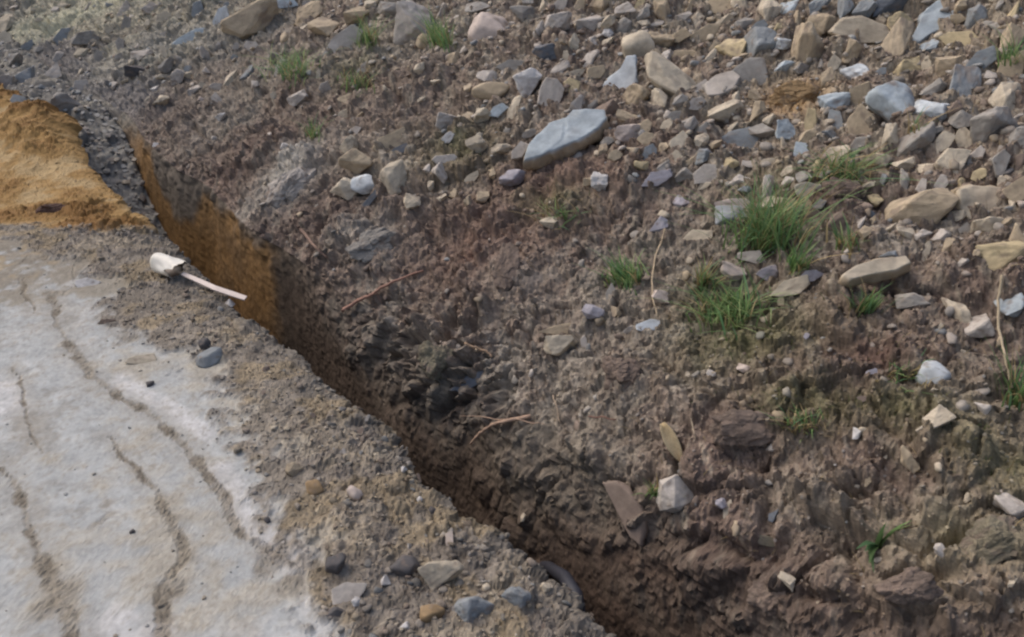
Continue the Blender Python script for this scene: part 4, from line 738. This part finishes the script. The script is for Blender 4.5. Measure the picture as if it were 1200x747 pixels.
def tuft(px, py, wpx, hpx, n, label, lean_px=0.0, dry=.08, bend=.35, seed=1, group='grass tufts growing on the bank', wide=.85, tone=1.25):
    hit = cast(px, py)
    if not hit: return
    d, loc, nor = hit; rng = random.Random(seed); k = d / FPX
    specs = []
    for i in range(int(n * 1.5)):
        r = math.sqrt(rng.random()) * .5 * wpx * k * .62 * (1 + .9 * (rng.random() < .25)) * 1.35; a = rng.uniform(0, 6.283)
        x = px + r * math.cos(a) / k; y = py + r * math.sin(a) * .55 / k
        h2 = cast(x, y); root = h2[1] if h2 and (h2[1] - loc).length < 2.2 * wpx * k + .05 else loc
        az = rng.uniform(0, 6.283); lean = Vector((math.cos(az), math.sin(az), 0)) * rng.uniform(.3, 1.3) + RT * lean_px + RT * rng.gauss(0, .25)
        up = (Vector((0, 0, 1)) + nor * .35).normalized(); side = lean.cross(up)
        side = side.normalized() if side.length > 1e-3 else RT.copy()
        ln = hpx * k * rng.uniform(.3, 1.15) * 1.1; col = (rng.choice(DRY) if rng.random() < dry + .07 else rng.choice(GREENS)) * rng.uniform(.75, 1.2) * tone
        specs.append((root - up * .006 - loc, up, side, lean, ln, rng.uniform(.004, .0085) * wide, bend * rng.uniform(.5, 2.4), col))
    o = link('grass_tuft', blades_mesh('grass_tuft', specs), None, loc)
    return tag(o, label, 'grass tuft', group)
for a in [
 (518, 52, 26, 40, 80, 'bright narrow grass tuft beside the big pale grey block at the top', 0, .05, .25, 11),
 (342, 86, 44, 34, 90, 'round green tuft below the big tan block near the trench end', 0, .05, .5, 12),
 (432, 52, 22, 40, 50, 'thin upright tuft above the long pale slab', 0, .1, .3, 13),
 (418, 100, 36, 26, 50, 'sparse tuft below the long pale slab', 0, .15, .5, 14),
 (366, 160, 18, 22, 40, 'small yellow-green tuft above the large pale clay clod', 0, .15, .4, 15),
 (650, 252, 46, 24, 36, 'thin low tuft below the largest blue slab', 0, .25, .5, 16),
 (735, 330, 40, 32, 110, 'short bristly tuft between the reddish soil and the dry stalk', 0, .06, .3, 17),
 (896, 285, 66, 78, 190, 'tallest and densest grass tuft, beside the pinkish slab', -.05, .10, .35, 18),
 (984, 208, 56, 40, 110, 'dark green tuft behind the purplish brown clod', .1, .15, .6, 19),
 (932, 314, 24, 36, 50, 'narrow tuft below the tallest tuft, away from the trench', 0, .08, .25, 20),
 (852, 370, 74, 38, 190, 'low bushy tuft above the mossy soil', 0, .06, .6, 21),
 (824, 335, 20, 42, 40, 'thin yellowish tuft standing over the low bushy tuft', 0, .3, .25, 22),
 (1014, 364, 24, 38, 46, 'single leafy tuft under the long thin beige slab', 0, .05, .2, 23),
 (992, 290, 34, 34, 34, 'sparse blades above the long thin beige slab', 0, .4, .3, 24),
 (1186, 80, 24, 40, 50, 'grass tuft cut by the frame edge near the top', 0, .1, .3, 25),
 (1188, 470, 30, 54, 46, 'dark sparse tuft at the frame edge by the curved dry stalk', 0, .15, .3, 26),
 (940, 500, 46, 28, 46, 'faint short tuft above the broad dark brown clod', 0, .4, .4, 27),
 (1058, 442, 46, 22, 36, 'sparse mossy tuft beside the rounded pale blue stone', 0, .35, .5, 28),
 (768, 578, 18, 22, 30, 'dark small tuft beside the pale squat stone', 0, .05, .4, 29),
 (1070, 160, 24, 34, 16, 'few thin blades below the pale blue stone near the top', 0, .6, .25, 30)]:
    tuft(*a)
# a drooping plant of broad blades near the bottom
def leafy(px, py, label):
    hit = cast(px, py); d, loc, nor = hit; k = d / FPX; rng = random.Random(5)
    root = bpy.data.objects.new('drooping_plant', None); COL.objects.link(root); root.location = loc; tag(root, label, 'plant')
    for i, (ax, up_, ln, w, b) in enumerate([(-.2, .3, 66, 12, 1.5), (.1, .8, 50, 9, .8), (-.55, .5, 60, 12, 1.2), (.8, .6, 64, 8, .6), (1.0, .7, 50, 7, .7), (.45, .9, 46, 7, .5), (-.05, .2, 74, 10, 1.6), (-.35, .4, 48, 10, 1.2)]):
        lean = (RT * ax - UP * (.3 if up_ < .6 else 0)); lean = lean + Vector((0, -.35, 0)); u = Vector((0, 0, up_)) + nor * .3
        side = lean.cross(u).normalized()
        sp = [(Vector((rng.uniform(-.01, .01), 0, -.004)), u, side, lean, ln * k, w * k, b * .5, (GREENS[(i * 2) % 5] * (.95 if i % 2 else .72)))]
        o = link('leaf', blades_mesh('leaf', sp, 7), root)
leafy(1026, 640, 'drooping plant with broad green blades among brown clods near the bottom')

def tube(pts, rads, sides=7, seed=0, jit=.12):
    rng = random.Random(seed); V, Fq = [], []
    pts = [Vector(p) for p in pts]
    for i, p in enumerate(pts):
        t = (pts[min(i + 1, len(pts) - 1)] - pts[max(i - 1, 0)]).normalized(); a = t.orthogonal().normalized(); b = t.cross(a)
        for j in range(sides):
            an = 6.2832 * j / sides; r = rads[i] * (1 + rng.uniform(-jit, jit)); V.append(p + a * (math.cos(an) * r) + b * (math.sin(an) * r))
    for i in range(len(pts) - 1):
        for j in range(sides):
            Fq.append((i * sides + j, i * sides + (j + 1) % sides, (i + 1) * sides + (j + 1) % sides, (i + 1) * sides + j))
    for base, rev in ((0, True), ((len(pts) - 1) * sides, False)):
        for j in range(1, sides - 1, 2):
            q = (base, base + j, base + j + 1, base + min(j + 2, sides - 1)) if j + 2 < sides else (base, base + j, base + j + 1, base + j + 1)
            Fq.append(q[::-1] if rev else q)
    return np.array([v[:] for v in V], F), Fq
def mesh_poly(name, V, faces, col, material):
    me = bpy.data.meshes.new(name); me.from_pydata([tuple(map(float, v)) for v in V], [], [tuple(dict.fromkeys(f)) for f in faces])
    me.polygons.foreach_set('use_smooth', [True] * len(me.polygons))
    a = me.color_attributes.new('Col', 'FLOAT_COLOR', 'POINT'); cc = np.ones((len(V), 4), F); cc[:, :3] = col; a.data.foreach_set('color', cc.ravel())
    me.materials.append(material); return me
def ground_line(pts, lift, sub=5, seed=0, wob=1.0):
    """photograph polyline laid over the ground, bridging hollows, lifted by so many radii"""
    rng = random.Random(seed); out = []; P2 = []
    for a, b in zip(pts, pts[1:]):
        for i in range(sub): P2.append((a[0] + (b[0] - a[0]) * i / sub, a[1] + (b[1] - a[1]) * i / sub))
    P2.append(pts[-1]); hits = [cast(*p) for p in P2]; d = [h[0] for h in hits]
    n = len(d); dd = [min(d[max(0, i - 3):i + 4]) for i in range(n)]; dd = [sum(dd[max(0, i - 2):i + 3]) / len(dd[max(0, i - 2):i + 3]) for i in range(n)]
    for i, p in enumerate(P2):
        v = Vector(ray(*p)).normalized(); out.append(Vector((0, 0, CAMH)) + v * (dd[i] - lift) + Vector((rng.uniform(-1, 1), rng.uniform(-1, 1), rng.uniform(-1, 1))) * .0022 * wob)
    return out
def root_thing(name, pts, r0, r1, col, label, cat, lift=.004, forks=(), seed=1, group=None, wob=1.0):
    L = ground_line(pts, lift, 5, seed, wob); o0 = L[0].copy(); n = len(L)
    V, Fq = tube([p - o0 for p in L], [r0 + (r1 - r0) * i / (n - 1) for i in range(n)], 7, seed)
    o = link(name, mesh_poly(name, V, Fq, col, M_ROOT), None, o0); tag(o, label, cat, group)
    for fp, fr in forks:
        l2 = ground_line(fp, lift, 4, seed + 3, wob); V, Fq = tube([p - o0 for p in l2], [fr * (1 - .7 * i / (len(l2) - 1)) for i in range(len(l2))], 6, seed + 1)
        link('side_root', mesh_poly('side_root', V, Fq, col, M_ROOT), o)
    return o
GRT = 'roots torn out of the bank'
root_thing('root', [(400, 365), (420, 352), (434, 346), (448, 337), (466, 328), (496, 317)], .0085, .004, lin(164, 128, 112), 'straight reddish root slanting on the bare bank above the trench', 'root', .006, [([(440, 342), (444, 350), (448, 356)], .002)], 2, GRT)
root_thing('root', [(350, 266), (360, 278), (370, 291), (384, 303)], .009, .004, lin(132, 110, 98), 'short brown root at the lip beside the orange trench wall', 'root', .006, (), 3, GRT)
root_thing('root', [(552, 520), (562, 508), (576, 498), (594, 493), (622, 488)], .005, .0075, lin(172, 146, 126), 'forked pale root poking out above the trench with a thin side shoot', 'root', .012, [([(596, 493), (574, 490), (540, 487)], .003), ([(606, 491), (626, 496), (640, 497)], .003)], 4, GRT)
root_thing('root', [(544, 403), (556, 407), (568, 411), (577, 418)], .0045, .004, lin(188, 158, 130), 'small bright tan root at the upper end of the crevice', 'root', .008, (), 5, GRT)
root_thing('root', [(648, 464), (653, 480), (656, 496)], .003, .0022, lin(176, 156, 134), 'short thin pale root hanging on bare soil near the forked root', 'root', .006, (), 6, GRT)
root_thing('root', [(690, 488), (705, 489), (722, 492)], .003, .002, lin(130, 100, 88), 'faint thin brown root lying flat above the smooth grey-brown plate', 'root', .006, (), 7, GRT)
GST = 'dry stalks on the bank'
root_thing('dry_stalk', [(779, 268), (776, 282), (768, 300), (764, 325), (765, 350), (771, 372)], .0035, .0028, lin(182, 164, 138), 'dry thin stalk standing upright from a pale blue slab in mid bank', 'dry stalk', .02, (), 8, GST, .5)
root_thing('dry_stalk', [(1174, 322), (1170, 350), (1170, 385), (1178, 420), (1186, 455)], .0045, .0028, lin(172, 158, 134), 'long curved dry stalk near the frame edge beside a blue-grey stone', 'dry stalk', .02, (), 9, GST, .5)
root_thing('dry_stalk', [(810, 490), (812, 504), (815, 515)], .002, .0015, lin(170, 156, 136), 'short dry stalk just above the curled dry leaf', 'dry stalk', .01, (), 10, GST, .4)
# curled dry leaf with its stem
hit = cast(788, 520)
d, loc, nor = hit; k = d / FPX; tocam = (Vector((0, 0, CAMH)) - loc).normalized()
lv_o = bpy.data.objects.new('dry_leaf', None); COL.objects.link(lv_o); lv_o.location = loc; tag(lv_o, 'curled yellowish dry leaf on the bank above the pale squat stone', 'dry leaf')
V, Fq, ax, ay = [], [], (RT * .45 - UP * .9).normalized(), (RT * .9 + UP * .45).normalized()
for i in range(10):
    t = i / 9; w = 8 * math.sin(math.pi * min(1, .08 + t * .95)) ** .7 * k
    for j in range(5):
        u = (j - 2) / 2; V.append(ax * ((t - .5) * 52 * k) + ay * (u * w) + tocam * (.012 + u * u * .016 + .012 * math.sin(t * 3)))
for i in range(9):
    for j in range(4): q = i * 5 + j; Fq.append((q, q + 1, q + 6, q + 5))
me = mesh_poly('leaf_blade', V, Fq, lin(205, 184, 146), M_ROOT); b = link('leaf_blade', me, lv_o)
md = b.modifiers.new('thick', 'SOLIDIFY'); md.thickness = .0012
V, Fq = tube([ax * (24 * k) + tocam * .016, ax * (34 * k) + tocam * .018 + ay * .004, ax * (46 * k) + tocam * .012], [.0022, .0018, .0012], 6, 3)
link('stem', mesh_poly('stem', V, Fq, lin(120, 104, 74), M_ROOT), lv_o)

# broken white pipe stub in the verge
hit = cast(200, 318, (track,)); d, loc, nor = hit; k = d / FPX
pc = Vector(flat(200, 313, .055)); ax = (Vector((.80, -.58, .0))).normalized(); b1 = Vector((0, 0, 1)); b1 = (b1 - ax * b1.dot(ax)).normalized(); b2 = ax.cross(b1)
RP, LP_, TH, SG, RN = .045, .14, .0045, 40, 14
rng = random.Random(4); V, Fq, cc = [], [], []
endj = [rng.uniform(-.010, .010) + .026 * math.cos(2 * math.pi * j / SG - .4) - .05 * math.exp(-((j - 8) / 2.2) ** 2) - .03 * math.exp(-((j - 29) / 2.) ** 2) for j in range(SG)]
for side_ in (1, 0):
    for i in range(RN):
        t = i / (RN - 1)
        for j in range(SG):
            an = 2 * math.pi * j / SG; r = (RP - (0 if side_ else TH)) * (1 + .06 * math.sin(3 * an + 4 * t) + .05 * math.sin(7 * an - 9 * t + 1) * t - .22 * math.exp(-((an - 1.1) / .5) ** 2) * t); sq = 1 - .16 * t
            L = -LP_ * .62 + LP_ * t + (endj[j] if i == RN - 1 else endj[j] * .6 if i == RN - 2 else endj[j] * .3 if i == RN - 3 else 0)
            p = ax * L + b1 * (math.cos(an) * r * sq) + b2 * (math.sin(an) * r * (2 - sq)); V.append(p)
            dirt = sst(.1, .6, np.array([math.sin(an * 2 + t * 5) * .4 + rng.uniform(-.2, .3) - math.cos(an) * .5], F))[0]
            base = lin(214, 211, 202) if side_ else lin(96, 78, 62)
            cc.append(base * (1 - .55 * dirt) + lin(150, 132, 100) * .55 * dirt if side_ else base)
for sd_, off in ((0, 0), (1, RN * SG)):
    for i in range(RN - 1):
        for j in range(SG):
            q = (off + i * SG + j, off + i * SG + (j + 1) % SG, off + (i + 1) * SG + (j + 1) % SG, off + (i + 1) * SG + j); Fq.append(q if sd_ else q[::-1])
for i in (0, RN - 1):
    for j in range(SG): Fq.append((i * SG + j, i * SG + (j + 1) % SG, RN * SG + i * SG + (j + 1) % SG, RN * SG + i * SG + j))
pipe = link('broken_pipe', mesh_poly('broken_pipe', V, Fq, np.array(cc, F), M_PIPE), None, pc)
tag(pipe, 'broken white plastic pipe stub with a dark open end at the trench edge', 'pipe')
# pale lath below its mouth
LL = [(214, 321), (232, 329), (252, 338), (270, 344), (288, 350)]
L3 = [Vector(flat(x, y, .045 - .012 * i)) for i, (x, y) in enumerate(LL)]; o0 = L3[0].copy(); V, Fq = [], []
for i, p in enumerate(L3):
    t = (L3[min(i + 1, 4)] - L3[max(i - 1, 0)]).normalized(); sdv = t.cross(Vector((0, -.35, 1))).normalized(); uv = sdv.cross(t).normalized()
    w = (.009, .011, .012, .0125, .0115)[i]
    for a, b in ((-1, -1), (1, -1), (1, 1), (-1, 1)): V.append(p - o0 + sdv * (w * a) + uv * (.0035 * b))
for i in range(4):
    for j in range(4): Fq.append((i * 4 + j, i * 4 + (j + 1) % 4, i * 4 + 4 + (j + 1) % 4, i * 4 + 4 + j))
Fq += [(3, 2, 1, 0), (16, 17, 18, 19)]
lath = link('broken_lath', mesh_poly('broken_lath', V, Fq, lin(204, 190, 182), M_PIPE), None, o0); tag(lath, 'thin pale lath lying from the pipe mouth towards the trench lip', 'lath')
for p in lath.data.polygons: p.use_smooth = False

# dark blue pipe showing in the trench near the bottom edge
def trench_pt(px, py, u):
    dv = ray(px, py); t = (u - (np.array((0, 0)) - P0) @ NU) / (dv[:2] @ NU); return Vector(np.array((0, 0, CAMH)) + dv * t)
pts = [trench_pt(618, 660, .36), trench_pt(644, 665, .28), trench_pt(662, 677, .20), trench_pt(674, 698, .14), trench_pt(678, 724, .11)]
o0 = pts[0].copy(); V, Fq = tube([p - o0 for p in pts], [.015, .018, .020, .022, .022], 18, 1, .01)
bp_ = link('buried_pipe', mesh_poly('buried_pipe', V, Fq, lin(46, 47, 56), M_BLUE), None, o0); tag(bp_, 'dark blue smooth pipe just showing inside the trench near the bottom edge', 'pipe')

# ------------------------------------------------------------------ loose gravel, grit and straw nobody could count
rs = np.random.default_rng(5)
zone = K
def scatter(name, idx, size, cols, lv, label, flatten=.6, sink=.25, material=M_STONE, nvar=10):
    Dv, Df = ICO[lv]; n = len(idx); nv = len(Dv)
    base = []
    for k in range(nvar): v, _, _ = rock_shape(random.Random(900 + k), 'block', lv); base.append(v)
    base = np.array(base, F)
    var = rs.integers(0, nvar, n); ang = rs.uniform(0, 6.283, n); ang2 = rs.normal(0, .5, n)
    Vv = base[var]; sc = size[:, None] * np.stack([np.ones(n), rs.uniform(.55, 1, n), rs.uniform(.35, .8, n) * flatten / .6], 1)
    Vv = Vv * sc[:, None, :] * .5
    c, s = np.cos(ang)[:, None], np.sin(ang)[:, None]; x = Vv[..., 0] * c - Vv[..., 1] * s; y = Vv[..., 0] * s + Vv[..., 1] * c; z = Vv[..., 2]
    c, s = np.cos(ang2)[:, None], np.sin(ang2)[:, None]; y, z = y * c - z * s, y * s + z * c
    nn = N[idx]; t = np.cross(nn, np.array((.3, .9, .1), F)); t /= np.linalg.norm(t, axis=1, keepdims=True); b = np.cross(nn, t)
    Wv = P[idx][:, None, :] + x[..., None] * t[:, None] + y[..., None] * b[:, None] + z[..., None] * nn[:, None] + (nn * (size * (.35 - sink))[:, None])[:, None]
    cv = np.repeat(cols[:, None, :], nv, 1).reshape(-1, 3)
    Fa = (Df[None] + (np.arange(n) * nv)[:, None, None]).reshape(-1, 3)
    o = link(name, mesh_np(name, Wv.reshape(-1, 3), Fa, np.clip(cv, .01, .8), material, lv > 1, 3)); return tag(o, label, kind='stuff')
def pick(mask, w, n):
    """grid vertices drawn evenly over the picture rather than over the grid"""
    i = np.where(mask)[0]; pr = w[i].astype(np.float64); pr /= pr.sum(); return rs.choice(i, n, replace=False, p=pr)
dep2 = ((P[:, 1] * CP - (P[:, 2] - CAMH) * SP)).astype(F)
inpic = vis & (PX > -60) & (PX < 1260) & (PY > -60) & (PY < 800)
pal_ = [PAL[k] for k in ('grey', 'pale', 'tan', 'beige', 'brown', 'bluegrey', 'grey', 'brown')]
def palcols(n, soil, mixr): 
    c = np.array(pal_)[rs.integers(0, len(pal_), n)]; t = rs.uniform(*mixr, n)[:, None]; return (c * (1 - t) + soil * t) * rs.uniform(.8, 1.15, n)[:, None]
bankm = inpic & (K == 4)
rk = np.zeros(len(P), F); rk[m] = np.clip(rocky + .35 * sst(5, 6.5, s_[m]), 0, 1)
pxd = np.clip((PX - 250) / 500, 0, 1)
i = pick(bankm, .10 + rk, 4600); scatter('rubble', i, (.013 + .042 * rs.random(len(i)) ** 1.8).astype(F), palcols(len(i), C[i], (.05, .65)) * 1.08, 2, 'small broken stone littering the bank')
nearm = bankm & (s_ < 1.6); i = pick(nearm, .2 + sst(1.8, -.4, s_), 7000); scatter('gravel', i, (.003 + .010 * rs.random(len(i)) ** 2).astype(F), palcols(len(i), C[i], (.5, 1.0)), 1, 'crumbs of earth over the near bank', material=M_SOIL)
i = pick(bankm, .3 + .7 * rk, 9000); scatter('gravel', i, rs.uniform(.005, .014, len(i)).astype(F), palcols(len(i), C[i], (.35, 1.0)), 1, 'fine gravel and crumbs of earth over the bank', material=M_SOIL)
vm_ = np.zeros(len(P), F); vm_[np.where(K == 0)[0]] = verge * (1 - orange) + .10 * groove + .035 + .04 * orange
i = pick(inpic & (K == 0), vm_, 4200); scatter('gravel', i, (.003 + .013 * rs.random(len(i)) ** 2.2).astype(F), palcols(len(i), C[i], (.3, 1.0)), 1, 'fine gravel and crumbs on the verge and track', material=M_SOIL)
i = pick(inpic & (K == 0), np.clip(vm_ - .05, 0, 1) * np.clip(.15 + sst(0, .4, vnoise(P, .3, 59)), 0, 1), 420); scatter('gravel', i, (.012 + .022 * rs.random(len(i)) ** 1.6).astype(F), palcols(len(i), C[i], (.3, .9)), 2, 'coarser gravel along the verge', material=M_SOIL)
fl = inpic & (K == 2) & (s_ > 3.3) & (P[:, 2] < .05); wfl = np.where(K == 2, 1., .0).astype(F)
i = pick(fl, wfl, 1400); scatter('rubble', i, rs.uniform(.015, .06, len(i)).astype(F), palcols(len(i), lin(140, 140, 138), (.4, .9)), 1, 'dark grey rubble filling the far end of the trench')
# dry straw and moss blades
def fuzz(name, idx, lnr, wr_, cols, label, lean=.6):
    sp = []
    for q in idx:
        az = rs.uniform(0, 6.283); up = Vector(N[q]) * .4 + Vector((0, 0, .6)); ld = Vector((math.cos(az), math.sin(az), rs.uniform(-.3, .3)))
        sd_ = ld.cross(up).normalized(); sp.append((Vector(P[q]) - up * .003, up * rs.uniform(.2, 1), sd_, ld * lean, rs.uniform(*lnr), rs.uniform(*wr_), rs.uniform(.2, .9), cols[rs.integers(len(cols))] * rs.uniform(.7, 1.15)))
    o = link(name, blades_mesh(name, sp, 3)); tag(o, label, kind='stuff')
right = bankm & (PX > 600)
i = pick(right, .15 + sst(620, 1000, PX), 900); fuzz('dry_straw', i, (.02, .075), (.0012, .0028), DRY + [lin(120, 108, 84)], 'dead straw and fibres strewn over the bank', .8)
wm = np.zeros(len(P), F); mi = np.where(K == 4)[0]
for x, y, rx, ry in [(880, 405, 80, 34), (1180, 560, 60, 40), (940, 490, 60, 30), (1060, 500, 60, 26), (540, 180, 50, 40), (425, 85, 26, 26), (650, 240, 40, 16), (900, 240, 60, 30), (850, 350, 60, 30), (1060, 430, 50, 20), (1000, 280, 50, 24)]:
    wm[mi] += np.exp(-((PX[mi] - x) / rx) ** 2 - ((PY[mi] - y) / ry) ** 2)
i = pick(bankm, wm + 1e-6, 1100); fuzz('sparse_grass', i, (.015, .045), (.0015, .003), [lin(86, 96, 54), lin(72, 92, 50), lin(104, 104, 66), lin(120, 112, 78)], 'sparse short grass and moss on the bank', .6)
